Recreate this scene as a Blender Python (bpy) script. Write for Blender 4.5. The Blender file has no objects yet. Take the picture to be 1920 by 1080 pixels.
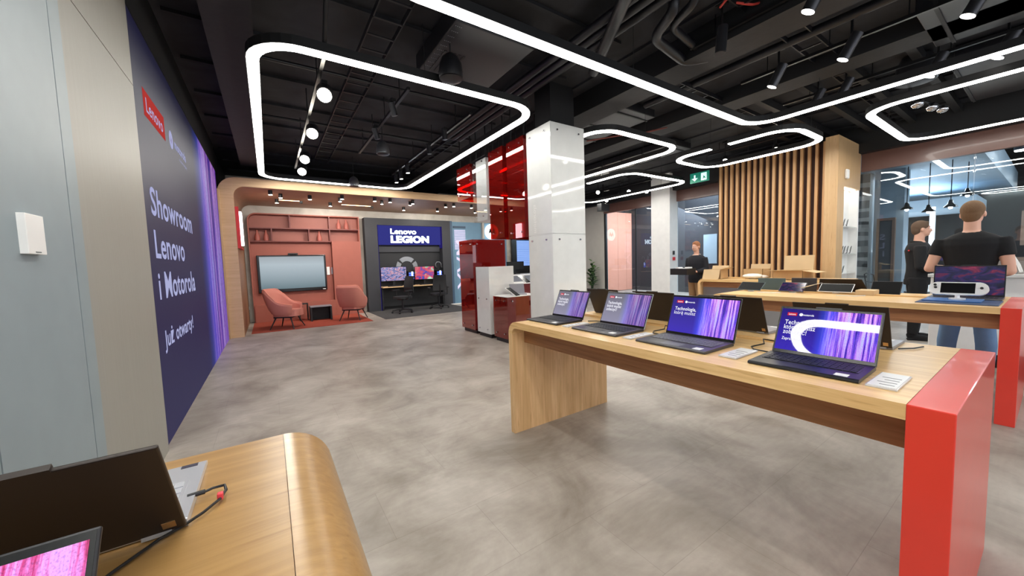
import bpy, bmesh, math, random
from mathutils import Vector, Matrix, Euler
PI = math.pi
random.seed(7)
scene = bpy.context.scene
COL = scene.collection

# ------------------------------------------------------------------ camera
cd = bpy.data.cameras.new('camera'); cam = bpy.data.objects.new('camera', cd); COL.objects.link(cam)
cd.sensor_width = 36.0; cd.lens = 683.56 / 1920 * 36.0; cd.clip_start = 0.02; cd.clip_end = 200
_yaw, _pit, _rol = 0.58605, 0.068225, -0.03133
_f = Vector((math.sin(_yaw)*math.cos(_pit), math.cos(_yaw)*math.cos(_pit), -math.sin(_pit)))
_r = Vector((math.cos(_yaw), -math.sin(_yaw), 0)); _u = _r.cross(_f)
_r2 = _r*math.cos(_rol) + _u*math.sin(_rol); _u2 = -_r*math.sin(_rol) + _u*math.cos(_rol)
cam.matrix_world = Matrix(((_r2.x, _u2.x, -_f.x, 0), (_r2.y, _u2.y, -_f.y, 0), (_r2.z, _u2.z, -_f.z, 1.4), (0, 0, 0, 1)))
scene.camera = cam

# ------------------------------------------------------------------ world, exposure
w = bpy.data.worlds.new('world'); scene.world = w; w.use_nodes = True
bg = w.node_tree.nodes['Background']; bg.inputs[0].default_value = (0.80, 0.86, 0.95, 1); bg.inputs[1].default_value = 1.5
vs = scene.view_settings
vs.view_transform = 'Standard'; vs.look = 'None'; vs.gamma = 1; vs.exposure = 0.42; vs.use_curve_mapping = False
RING = 19.0          # emission of the ceiling light rings
SPOT = 1.0           # factor on all spot lamps

# ------------------------------------------------------------------ materials
def lin(c):
    def f(v):
        v /= 255.0
        return v/12.92 if v <= 0.04045 else ((v+0.055)/1.055)**2.4
    return (f(c[0]), f(c[1]), f(c[2]), 1)
MATS = {}
def mat(name, c, rough=0.5, metal=0.0, spec=0.5, emit=None, es=0.0, coat=0.0, bump=0, bscale=50, alpha=None, srgb=True):
    if name in MATS: return MATS[name]
    m = bpy.data.materials.new(name); m.use_nodes = True; nt = m.node_tree
    b = nt.nodes['Principled BSDF']
    cc = lin(c) if srgb else (*c, 1)
    # a faint procedural variation so that no surface is perfectly flat in tone
    tc = nt.nodes.new('ShaderNodeTexCoord'); no = nt.nodes.new('ShaderNodeTexNoise'); no.inputs['Scale'].default_value = 6
    nt.links.new(tc.outputs['Object'], no.inputs['Vector'])
    mx = nt.nodes.new('ShaderNodeMix'); mx.data_type = 'RGBA'
    mx.inputs[6].default_value = tuple(v*0.93 for v in cc[:3]) + (1,); mx.inputs[7].default_value = tuple(min(1, v*1.07) for v in cc[:3]) + (1,)
    nt.links.new(no.outputs[0], mx.inputs[0]); nt.links.new(mx.outputs[2], b.inputs['Base Color'])
    b.inputs['Roughness'].default_value = rough; b.inputs['Metallic'].default_value = metal
    b.inputs['Specular IOR Level'].default_value = spec; b.inputs['Coat Weight'].default_value = coat
    if emit is not None:
        b.inputs['Emission Color'].default_value = lin(emit); b.inputs['Emission Strength'].default_value = es
    if bump:
        n2 = nt.nodes.new('ShaderNodeTexNoise'); n2.inputs['Scale'].default_value = bscale
        bp = nt.nodes.new('ShaderNodeBump'); bp.inputs['Strength'].default_value = bump; bp.inputs['Distance'].default_value = 0.01
        nt.links.new(tc.outputs['Object'], n2.inputs['Vector']); nt.links.new(n2.outputs[0], bp.inputs['Height']); nt.links.new(bp.outputs[0], b.inputs['Normal'])
    MATS[name] = m; return m
def emis(name, c, s):
    if name in MATS: return MATS[name]
    m = bpy.data.materials.new(name); m.use_nodes = True; nt = m.node_tree; nt.nodes.clear()
    e = nt.nodes.new('ShaderNodeEmission'); e.inputs[0].default_value = lin(c); e.inputs[1].default_value = s
    o = nt.nodes.new('ShaderNodeOutputMaterial'); nt.links.new(e.outputs[0], o.inputs[0])
    MATS[name] = m; return m
def N(nt, t, **k):
    n = nt.nodes.new(t)
    for a, v in k.items(): setattr(n, a, v)
    return n
def ramp(nt, stops):
    r = nt.nodes.new('ShaderNodeValToRGB'); e = r.color_ramp.elements
    while len(e) < len(stops): e.new(0.5)
    for i, (p, c) in enumerate(stops): e[i].position = p; e[i].color = c if len(c) == 4 else (*c, 1)
    return r
def wood(name, dark, light, axis='Y', rough=0.35, strip=0.0, scale=1.0, seams=None):
    """light bamboo or oak: long grain along an axis, thin strips across"""
    m = bpy.data.materials.new(name); m.use_nodes = True; nt = m.node_tree; b = nt.nodes['Principled BSDF']; L = nt.links.new
    tc = N(nt, 'ShaderNodeTexCoord'); mp = N(nt, 'ShaderNodeMapping')
    sc = {'X': (0.9, 26, 26), 'Y': (26, 0.9, 26), 'Z': (26, 26, 0.9)}[axis]
    mp.inputs['Scale'].default_value = tuple(v*scale for v in sc)
    L(tc.outputs['Object'], mp.inputs[0])
    n1 = N(nt, 'ShaderNodeTexNoise'); n1.inputs['Scale'].default_value = 1.6; n1.inputs['Detail'].default_value = 5; n1.inputs['Roughness'].default_value = 0.65; n1.inputs['Distortion'].default_value = 0.3
    L(mp.outputs[0], n1.inputs['Vector'])
    r1 = ramp(nt, [(0.3, lin(dark)), (0.5, lin(tuple((a+c)/2 for a, c in zip(dark, light)))), (0.68, lin(light))])
    L(n1.outputs[0], r1.inputs[0])
    # short darker flecks
    mp2 = N(nt, 'ShaderNodeMapping'); s2 = {'X': (5, 70, 70), 'Y': (70, 5, 70), 'Z': (70, 70, 5)}[axis]; mp2.inputs['Scale'].default_value = s2
    L(tc.outputs['Object'], mp2.inputs[0])
    n2 = N(nt, 'ShaderNodeTexNoise'); n2.inputs['Scale'].default_value = 1.0; n2.inputs['Detail'].default_value = 2; L(mp2.outputs[0], n2.inputs['Vector'])
    r2 = ramp(nt, [(0.28, (0.78, 0.70, 0.6, 1)), (0.38, (1, 1, 1, 1))]); L(n2.outputs[0], r2.inputs[0])
    mx = N(nt, 'ShaderNodeMix', data_type='RGBA', blend_type='MULTIPLY'); mx.inputs[0].default_value = 0.75
    L(r1.outputs[0], mx.inputs[6]); L(r2.outputs[0], mx.inputs[7])
    L(mx.outputs[2], b.inputs['Base Color']); b.inputs['Roughness'].default_value = rough; b.inputs['Specular IOR Level'].default_value = 0.45
    bp = N(nt, 'ShaderNodeBump'); bp.inputs['Strength'].default_value = 0.12; bp.inputs['Distance'].default_value = 0.002
    L(n1.outputs[0], bp.inputs['Height']); L(bp.outputs[0], b.inputs['Normal'])
    MATS[name] = m; return m
def glass(name, tint, rough=0.0, base=0.05, grazing=1.0):
    """thin glazing: tinted see-through plus mirror reflection by angle"""
    m = bpy.data.materials.new(name); m.use_nodes = True; nt = m.node_tree; nt.nodes.clear(); L = nt.links.new
    t = N(nt, 'ShaderNodeBsdfTransparent'); t.inputs[0].default_value = (*tint, 1)
    g = N(nt, 'ShaderNodeBsdfGlossy'); g.inputs['Roughness'].default_value = rough; g.inputs[0].default_value = (1, 1, 1, 1)
    fr = N(nt, 'ShaderNodeLayerWeight'); fr.inputs[0].default_value = 0.5
    mr = N(nt, 'ShaderNodeMapRange'); mr.inputs[3].default_value = base; mr.inputs[4].default_value = grazing
    pw = N(nt, 'ShaderNodeMath', operation='POWER'); pw.inputs[1].default_value = 3.6; L(fr.outputs['Facing'], pw.inputs[0]); L(pw.outputs[0], mr.inputs[0])
    mx = N(nt, 'ShaderNodeMixShader'); L(mr.outputs[0], mx.inputs[0]); L(t.outputs[0], mx.inputs[1]); L(g.outputs[0], mx.inputs[2])
    o = N(nt, 'ShaderNodeOutputMaterial'); L(mx.outputs[0], o.inputs[0])
    MATS[name] = m; return m
def screen_mat(name, mode='forest', s=1.0, navy=(24, 22, 92), gloss=0.12, split=0.52):
    """the picture a display gives off, over UV 0..1"""
    m = bpy.data.materials.new(name); m.use_nodes = True; nt = m.node_tree; L = nt.links.new
    b = nt.nodes['Principled BSDF']; b.inputs['Base Color'].default_value = (0.01, 0.01, 0.012, 1); b.inputs['Roughness'].default_value = gloss
    b.inputs['Specular IOR Level'].default_value = 0.22 if name == 'scr_wall' else 0.6
    uv = N(nt, 'ShaderNodeTexCoord'); sp = N(nt, 'ShaderNodeSeparateXYZ'); L(uv.outputs['UV'], sp.inputs[0])
    if mode in ('forest', 'pink'):
        # trunks: noise stretched along v
        mp = N(nt, 'ShaderNodeMapping'); mp.inputs['Scale'].default_value = (26 if mode == 'forest' else 9, 0.35, 1); L(uv.outputs['UV'], mp.inputs[0])
        n = N(nt, 'ShaderNodeTexNoise'); n.inputs['Scale'].default_value = 1.0; n.inputs['Detail'].default_value = 6; n.inputs['Roughness'].default_value = 0.75; n.inputs['Distortion'].default_value = 0.25; L(mp.outputs[0], n.inputs['Vector'])
        if mode == 'forest':
            rp = ramp(nt, [(0.35, lin((14, 6, 50))), (0.42, lin((64, 40, 170))), (0.46, lin((120, 80, 214))), (0.51, lin((196, 120, 222))), (0.56, lin((222, 190, 250))), (0.66, lin((184, 200, 255)))])
        else:
            rp = ramp(nt, [(0.40, lin((26, 6, 36))), (0.46, lin((190, 40, 110))), (0.52, lin((226, 110, 190))), (0.58, lin((240, 170, 250))), (0.66, lin((196, 150, 255)))])
        L(n.outputs[0], rp.inputs[0])
        # fine bark speckle
        mp3 = N(nt, 'ShaderNodeMapping'); mp3.inputs['Scale'].default_value = (130, 60, 1); L(uv.outputs['UV'], mp3.inputs[0])
        n3 = N(nt, 'ShaderNodeTexNoise'); n3.inputs['Scale'].default_value = 1; n3.inputs['Detail'].default_value = 3; L(mp3.outputs[0], n3.inputs['Vector'])
        r3 = ramp(nt, [(0.34, (0.35, 0.3, 0.5, 1)), (0.52, (1, 1, 1, 1))]); L(n3.outputs[0], r3.inputs[0])
        mm = N(nt, 'ShaderNodeMix', data_type='RGBA', blend_type='MULTIPLY'); mm.inputs[0].default_value = 0.6; L(rp.outputs[0], mm.inputs[6]); L(r3.outputs[0], mm.inputs[7])
        # tint by height: magenta on top, blue below
        r4 = ramp(nt, [(0.0, (0.78, 0.66, 1.0, 1)), (0.45, (0.75, 0.85, 1.1, 1)), (1.0, (1.1, 0.85, 1.0, 1))]); L(sp.outputs[1], r4.inputs[0])
        m4 = N(nt, 'ShaderNodeMix', data_type='RGBA', blend_type='MULTIPLY'); m4.inputs[0].default_value = 1.0 if mode == 'forest' else 0.3; L(mm.outputs[2], m4.inputs[6]); L(r4.outputs[0], m4.inputs[7])
        if mode == 'pink': out = m4.outputs[2]
        else:
            rn = ramp(nt, [(0.0, lin(tuple(min(255, int(v*1.5)) for v in navy))), (1.0, lin(navy))]); L(sp.outputs[1], rn.inputs[0])
            rs = ramp(nt, [(split-0.05, (0, 0, 0, 1)), (split+0.05, (0.75, 0.75, 0.75, 1)), (split+0.22, (1, 1, 1, 1))]); L(sp.outputs[0], rs.inputs[0])
            bl = ramp(nt, [(split-0.12, (0, 0, 0, 1)), (split+0.01, (0.012, 0.05, 0.42, 1)), (split+0.14, (0, 0, 0, 1))]); L(sp.outputs[0], bl.inputs[0])
            mx = N(nt, 'ShaderNodeMix', data_type='RGBA'); L(rs.outputs[0], mx.inputs[0]); L(rn.outputs[0], mx.inputs[6]); L(m4.outputs[2], mx.inputs[7])
            ad = N(nt, 'ShaderNodeMix', data_type='RGBA', blend_type='ADD'); ad.inputs[0].default_value = 1; L(mx.outputs[2], ad.inputs[6]); L(bl.outputs[0], ad.inputs[7])
            out = ad.outputs[2]
    elif mode == 'game':
        n = N(nt, 'ShaderNodeTexNoise'); n.inputs['Scale'].default_value = 3.2; n.inputs['Detail'].default_value = 4; n.inputs['Distortion'].default_value = 1.5; L(uv.outputs['UV'], n.inputs['Vector'])
        rp = ramp(nt, [(0.38, lin((18, 14, 50))), (0.52, lin((46, 34, 100))), (0.60, lin((110, 30, 70))), (0.70, lin((170, 50, 90))), (0.80, lin((90, 60, 160)))]); L(n.outputs[0], rp.inputs[0]); out = rp.outputs[0]
    elif mode == 'art':
        n = N(nt, 'ShaderNodeTexNoise'); n.inputs['Scale'].default_value = 4.5; n.inputs['Detail'].default_value = 3; n.inputs['Distortion'].default_value = 2.5; L(uv.outputs['UV'], n.inputs['Vector'])
        rp = ramp(nt, [(0.35, lin((40, 40, 70))), (0.45, lin((100, 110, 170))), (0.52, lin((150, 150, 190))), (0.58, lin((180, 80, 80))), (0.68, lin((210, 210, 230)))]); L(n.outputs[0], rp.inputs[0]); out = rp.outputs[0]
    elif mode == 'art2':
        n = N(nt, 'ShaderNodeTexNoise'); n.inputs['Scale'].default_value = 2.2; n.inputs['Detail'].default_value = 2; n.inputs['Distortion'].default_value = 1; L(uv.outputs['UV'], n.inputs['Vector'])
        rp = ramp(nt, [(0.36, lin((50, 70, 160))), (0.46, lin((190, 60, 90))), (0.55, lin((200, 110, 110))), (0.62, lin((120, 200, 180))), (0.7, lin((200, 220, 200)))]); L(n.outputs[0], rp.inputs[0]); out = rp.outputs[0]
    elif mode == 'gray':
        rp = ramp(nt, [(0.0, lin((96, 120, 128))), (0.45, lin((150, 166, 174))), (0.75, lin((172, 186, 194))), (1.0, lin((150, 160, 166)))])
        n = N(nt, 'ShaderNodeMath', operation='ADD'); L(sp.outputs[1], n.inputs[0]); n.inputs[1].default_value = 0.0; L(n.outputs[0], rp.inputs[0]); out = rp.outputs[0]
    elif mode == 'table':
        wv = N(nt, 'ShaderNodeTexWave', bands_direction='Y'); wv.inputs['Scale'].default_value = 7; wv.inputs['Distortion'].default_value = 0.4; L(uv.outputs['UV'], wv.inputs['Vector'])
        rp = ramp(nt, [(0.2, lin((70, 110, 190))), (0.7, lin((150, 180, 230)))]); L(wv.outputs[0], rp.inputs[0]); out = rp.outputs[0]
    L(out, b.inputs['Emission Color']); b.inputs['Emission Strength'].default_value = s
    MATS[name] = m; return m

M = MATS
mat('black', (22, 22, 24), 0.55); mat('black_gloss', (14, 14, 16), 0.12); mat('ceiling_black', (15, 15, 18), 0.62, bump=0.25, bscale=9)
mat('duct_black', (20, 20, 25), 0.42); mat('track_black', (16, 16, 18), 0.35); mat('lamp_black', (62, 62, 66), 0.3, metal=0.6)
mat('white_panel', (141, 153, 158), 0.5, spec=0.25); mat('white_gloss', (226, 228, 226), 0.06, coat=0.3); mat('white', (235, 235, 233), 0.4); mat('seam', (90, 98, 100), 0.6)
mat('red_lacquer', (222, 58, 44), 0.34, coat=0.35); mat('red_bright', (200, 30, 40), 0.4)
mat('rust_panel', (156, 88, 74), 0.6); mat('rust_inner', (152, 92, 80), 0.6); mat('rust_dark', (112, 52, 46), 0.5); mat('slat_core', (58, 34, 30), 0.8); mat('rust_carpet', (150, 62, 42), 0.95, bump=0.3, bscale=300)
mat('pink_fabric', (192, 122, 108), 0.9, bump=0.2, bscale=400); mat('pink_piping', (226, 150, 128), 0.8); mat('vase', (165, 90, 78), 0.5)
mat('charcoal', (48, 49, 54), 0.6); mat('charcoal_dark', (26, 27, 31), 0.55); mat('dark_carpet', (66, 65, 66), 0.97, bump=0.3, bscale=300)
mat('mesh_black', (30, 30, 33), 0.8); mat('plastic_black', (24, 24, 27), 0.4)
mat('chrome', (200, 200, 205), 0.15, metal=1.0); mat('grey_metal', (150, 152, 156), 0.3, metal=0.8)
mat('lap_dark', (70, 68, 72), 0.38, metal=0.35); mat('lap_black', (30, 30, 36), 0.35); mat('lap_brown', (44, 36, 33), 0.4, metal=0.3); mat('lap_grey', (150, 152, 160), 0.35, metal=0.4)
mat('lap_silver', (196, 198, 204), 0.3, metal=0.6); mat('key_dark', (34, 36, 46), 0.5); mat('key_grey', (108, 108, 118), 0.5); mat('key_silver', (168, 170, 176), 0.45)
mat('bezel', (12, 12, 14), 0.2); mat('sticker_white', (235, 235, 235), 0.5); mat('brass', (200, 160, 110), 0.3, metal=0.8)
mat('paper', (224, 224, 224), 0.35); mat('acrylic', (205, 205, 210), 0.1); mat('ink', (110, 110, 116), 0.6)
mat('cardboard', (190, 156, 112), 0.8); mat('cardboard_light', (206, 178, 138), 0.8)
mat('skin', (205, 158, 136), 0.6); mat('skin_light', (218, 170, 148), 0.6); mat('hair_brown', (92, 72, 56), 0.85, bump=0.5, bscale=200); mat('hair_fair', (116, 88, 62), 0.85, bump=0.5, bscale=200); mat('hair_ginger', (156, 104, 72), 0.85, bump=0.5, bscale=200)
mat('cloth_black', (18, 18, 22), 0.9); mat('cloth_navy', (20, 21, 30), 0.85); mat('denim', (104, 136, 176), 0.85, bump=0.3, bscale=250); mat('khaki', (150, 118, 84), 0.85); mat('cloth_grey', (170, 164, 156), 0.85)
mat('leaf', (34, 62, 36), 0.5); mat('leaf_light', (84, 120, 60), 0.5); mat('pot', (40, 40, 42), 0.5)
mat('blue_wall', (112, 150, 176), 0.5); mat('blue_dark', (60, 84, 108), 0.5); mat('beige_wall', (196, 192, 182), 0.7)
mat('pink_door', (214, 150, 128), 0.3); mat('screen_off', (9, 9, 11), 0.5, spec=0.12); mat('brown_fascia', (106, 74, 66), 0.3, coat=0.1); mat('dark_wall', (64, 58, 56), 0.6)
mat('pale_blue', (158, 174, 186), 0.5); mat('stone_light', (176, 174, 168), 0.6); mat('stone_dark', (84, 84, 82), 0.6)
mat('blue_mat', (58, 108, 170), 0.4); mat('blue_mat_dark', (26, 58, 102), 0.4); mat('sticker_dark', (40, 40, 60), 0.4); mat('door_wood', (120, 96, 80), 0.5)
mat('plinth', (34, 34, 36), 0.5); mat('red_core', (120, 22, 18), 0.4); mat('tag_red', (220, 60, 70), 0.5); mat('cable_red', (200, 60, 50), 0.5); mat('cable_blue', (90, 150, 200), 0.5)
mat('green_sign', (0, 130, 90), 0.4, emit=(20, 130, 120), es=0.3); mat('sign_white', (230, 250, 240), 0.4, emit=(200, 240, 240), es=0.7)
mat('stand_white', (228, 228, 230), 0.3); mat('teal_cover', (74, 92, 96), 0.6); mat('cloth_white', (226, 222, 214), 0.7)
mat('oak_floor_edge', (210, 200, 180), 0.6)
emis('led_white', (255, 252, 244), RING); emis('spot_disc', (255, 246, 228), 30.0); emis('spot_disc_dim', (255, 250, 240), 9.0)
emis('warm_line', (255, 214, 160), 7.0); emis('sign_led', (225, 240, 255), 5.0); emis('text_led', (205, 208, 255), 0.5); emis('logo_red_led', (226, 76, 70), 0.42)
emis('text_scr', (245, 245, 255), 0.8); emis('logo_red_scr', (226, 40, 60), 0.6); emis('red_neon', (255, 225, 235), 4.5); emis('white_disc', (250, 255, 255), 2.4)
emis('pc_glow', (60, 90, 255), 2.5); emis('pc_white', (200, 215, 255), 4.0); emis('neon_text', (225, 215, 240), 0.9); emis('neon_white', (225, 235, 255), 5.0); emis('glint', (255, 250, 240), 26.0); emis('blue_panel_light', (60, 62, 146), 0.6)
emis('niche_light', (255, 252, 245), 8.0); emis('indigo_edge', (60, 50, 150), 0.3)
wood('bamboo_y', (214, 172, 114), (238, 202, 146), 'Y', 0.33); wood('bamboo_x', (206, 166, 112), (230, 194, 140), 'X', 0.3); wood('bamboo_z', (206, 164, 112), (234, 196, 146), 'Z', 0.4)
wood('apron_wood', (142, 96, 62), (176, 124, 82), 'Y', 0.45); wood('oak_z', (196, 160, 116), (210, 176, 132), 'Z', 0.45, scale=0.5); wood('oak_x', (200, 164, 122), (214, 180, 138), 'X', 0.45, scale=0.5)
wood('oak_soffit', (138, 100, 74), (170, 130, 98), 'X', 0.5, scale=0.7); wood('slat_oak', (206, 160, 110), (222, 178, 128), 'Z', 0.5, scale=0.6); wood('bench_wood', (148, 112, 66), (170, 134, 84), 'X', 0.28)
glass('facade_glass', (0.86, 0.92, 0.96), base=0.05, grazing=0.9); glass('red_glass', (0.72, 0.13, 0.08), base=0.09, grazing=0.9); glass('clear_glass', (0.95, 0.96, 0.96), base=0.05, grazing=0.8)
def red_glaze():
    m = MATS['red_glass']; nt = m.node_tree; L = nt.links.new
    t = [n for n in nt.nodes if n.type == 'BSDF_TRANSPARENT'][0]; mix = [n for n in nt.nodes if n.type == 'MIX_SHADER'][0]
    d = N(nt, 'ShaderNodeBsdfDiffuse'); d.inputs[0].default_value = (0.42, 0.02, 0.015, 1)
    m2 = N(nt, 'ShaderNodeMixShader'); m2.inputs[0].default_value = 0.2; L(t.outputs[0], m2.inputs[1]); L(d.outputs[0], m2.inputs[2]); L(m2.outputs[0], mix.inputs[1])
red_glaze()
screen_mat('scr_wall', 'forest', 0.42, navy=(20, 20, 60), gloss=0.55, split=0.62); screen_mat('scr_forest', 'forest', 0.95, navy=(32, 20, 108), gloss=0.02); screen_mat('scr_haze', 'forest', 0.42, navy=(118, 116, 138), gloss=0.42); screen_mat('scr_pink', 'pink', 1.0)  # the pale navy screen has reflected room light painted into its glow
screen_mat('scr_game', 'game', 0.5); screen_mat('scr_art', 'art', 0.9); screen_mat('scr_art2', 'art2', 0.9); screen_mat('scr_gray', 'gray', 0.7, gloss=0.25); screen_mat('scr_table', 'table', 1.0)

def brushed():
    m = bpy.data.materials.new('brushed_metal'); m.use_nodes = True; nt = m.node_tree; b = nt.nodes['Principled BSDF']; L = nt.links.new
    tc = N(nt, 'ShaderNodeTexCoord'); mp = N(nt, 'ShaderNodeMapping'); mp.inputs['Scale'].default_value = (1, 500, 1.5); L(tc.outputs['Object'], mp.inputs[0])
    n = N(nt, 'ShaderNodeTexNoise'); n.inputs['Scale'].default_value = 1; n.inputs['Detail'].default_value = 3; L(mp.outputs[0], n.inputs['Vector'])
    r = ramp(nt, [(0.3, lin((150, 148, 140))), (0.7, lin((158, 156, 148)))]); L(n.outputs[0], r.inputs[0]); L(r.outputs[0], b.inputs['Base Color'])
    b.inputs['Metallic'].default_value = 0.0; b.inputs['Roughness'].default_value = 0.46; b.inputs['Specular IOR Level'].default_value = 0.1; b.inputs['Anisotropic'].default_value = 0.0
    MATS['brushed_metal'] = m
brushed()
def floor_mat():
    m = bpy.data.materials.new('floor_vinyl'); m.use_nodes = True; nt = m.node_tree; b = nt.nodes['Principled BSDF']; L = nt.links.new
    tc = N(nt, 'ShaderNodeTexCoord')
    n1 = N(nt, 'ShaderNodeTexNoise'); n1.inputs['Scale'].default_value = 1.6; n1.inputs['Detail'].default_value = 9; n1.inputs['Roughness'].default_value = 0.62; n1.inputs['Distortion'].default_value = 0.5; L(tc.outputs['Object'], n1.inputs['Vector'])
    r1 = ramp(nt, [(0.32, lin((132, 123, 114))), (0.44, lin((152, 143, 134))), (0.56, lin((168, 160, 151))), (0.72, lin((188, 181, 172)))]); L(n1.outputs[0], r1.inputs[0])
    mp = N(nt, 'ShaderNodeMapping'); mp.inputs['Scale'].default_value = (5, 20, 1); L(tc.outputs['Object'], mp.inputs[0])
    n2 = N(nt, 'ShaderNodeTexNoise'); n2.inputs['Scale'].default_value = 1.5; n2.inputs['Detail'].default_value = 6; L(mp.outputs[0], n2.inputs['Vector'])
    r2 = ramp(nt, [(0.3, (0.93, 0.925, 0.92, 1)), (0.7, (1.04, 1.04, 1.04, 1))]); L(n2.outputs[0], r2.inputs[0])
    mx = N(nt, 'ShaderNodeMix', data_type='RGBA', blend_type='MULTIPLY'); mx.inputs[0].default_value = 1; L(r1.outputs[0], mx.inputs[6]); L(r2.outputs[0], mx.inputs[7])
    br = N(nt, 'ShaderNodeTexBrick'); br.offset = 0.5; br.inputs['Scale'].default_value = 1; br.inputs['Brick Width'].default_value = 0.92; br.inputs['Row Height'].default_value = 0.46; br.inputs['Mortar Size'].default_value = 0.0015
    br.inputs['Color1'].default_value = (1, 1, 1, 1); br.inputs['Color2'].default_value = (0.93, 0.93, 0.93, 1); br.inputs['Mortar'].default_value = (0.72, 0.71, 0.70, 1); L(tc.outputs['Object'], br.inputs['Vector'])
    m2 = N(nt, 'ShaderNodeMix', data_type='RGBA', blend_type='MULTIPLY'); m2.inputs[0].default_value = 0.8; L(mx.outputs[2], m2.inputs[6]); L(br.outputs[0], m2.inputs[7])
    L(m2.outputs[2], b.inputs['Base Color']); b.inputs['Roughness'].default_value = 0.42; b.inputs['Specular IOR Level'].default_value = 0.35
    bp = N(nt, 'ShaderNodeBump'); bp.inputs['Strength'].default_value = 0.08; bp.inputs['Distance'].default_value = 0.004; L(n1.outputs[0], bp.inputs['Height']); L(bp.outputs[0], b.inputs['Normal'])
    MATS['floor_vinyl'] = m
floor_mat()
def concrete(name, a, c):
    m = bpy.data.materials.new(name); m.use_nodes = True; nt = m.node_tree; b = nt.nodes['Principled BSDF']; L = nt.links.new
    tc = N(nt, 'ShaderNodeTexCoord'); n1 = N(nt, 'ShaderNodeTexNoise'); n1.inputs['Scale'].default_value = 1.8; n1.inputs['Detail'].default_value = 7; n1.inputs['Distortion'].default_value = 0.8; L(tc.outputs['Object'], n1.inputs['Vector'])
    r1 = ramp(nt, [(0.35, lin(a)), (0.65, lin(c))]); L(n1.outputs[0], r1.inputs[0]); L(r1.outputs[0], b.inputs['Base Color']); b.inputs['Roughness'].default_value = 0.8
    MATS[name] = m
concrete('concrete', (176, 170, 160), (206, 200, 190))
concrete('ceiling_slab', (13, 13, 17), (38, 39, 45))
concrete('zebra_none', (84, 84, 82), (176, 174, 168))

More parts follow.
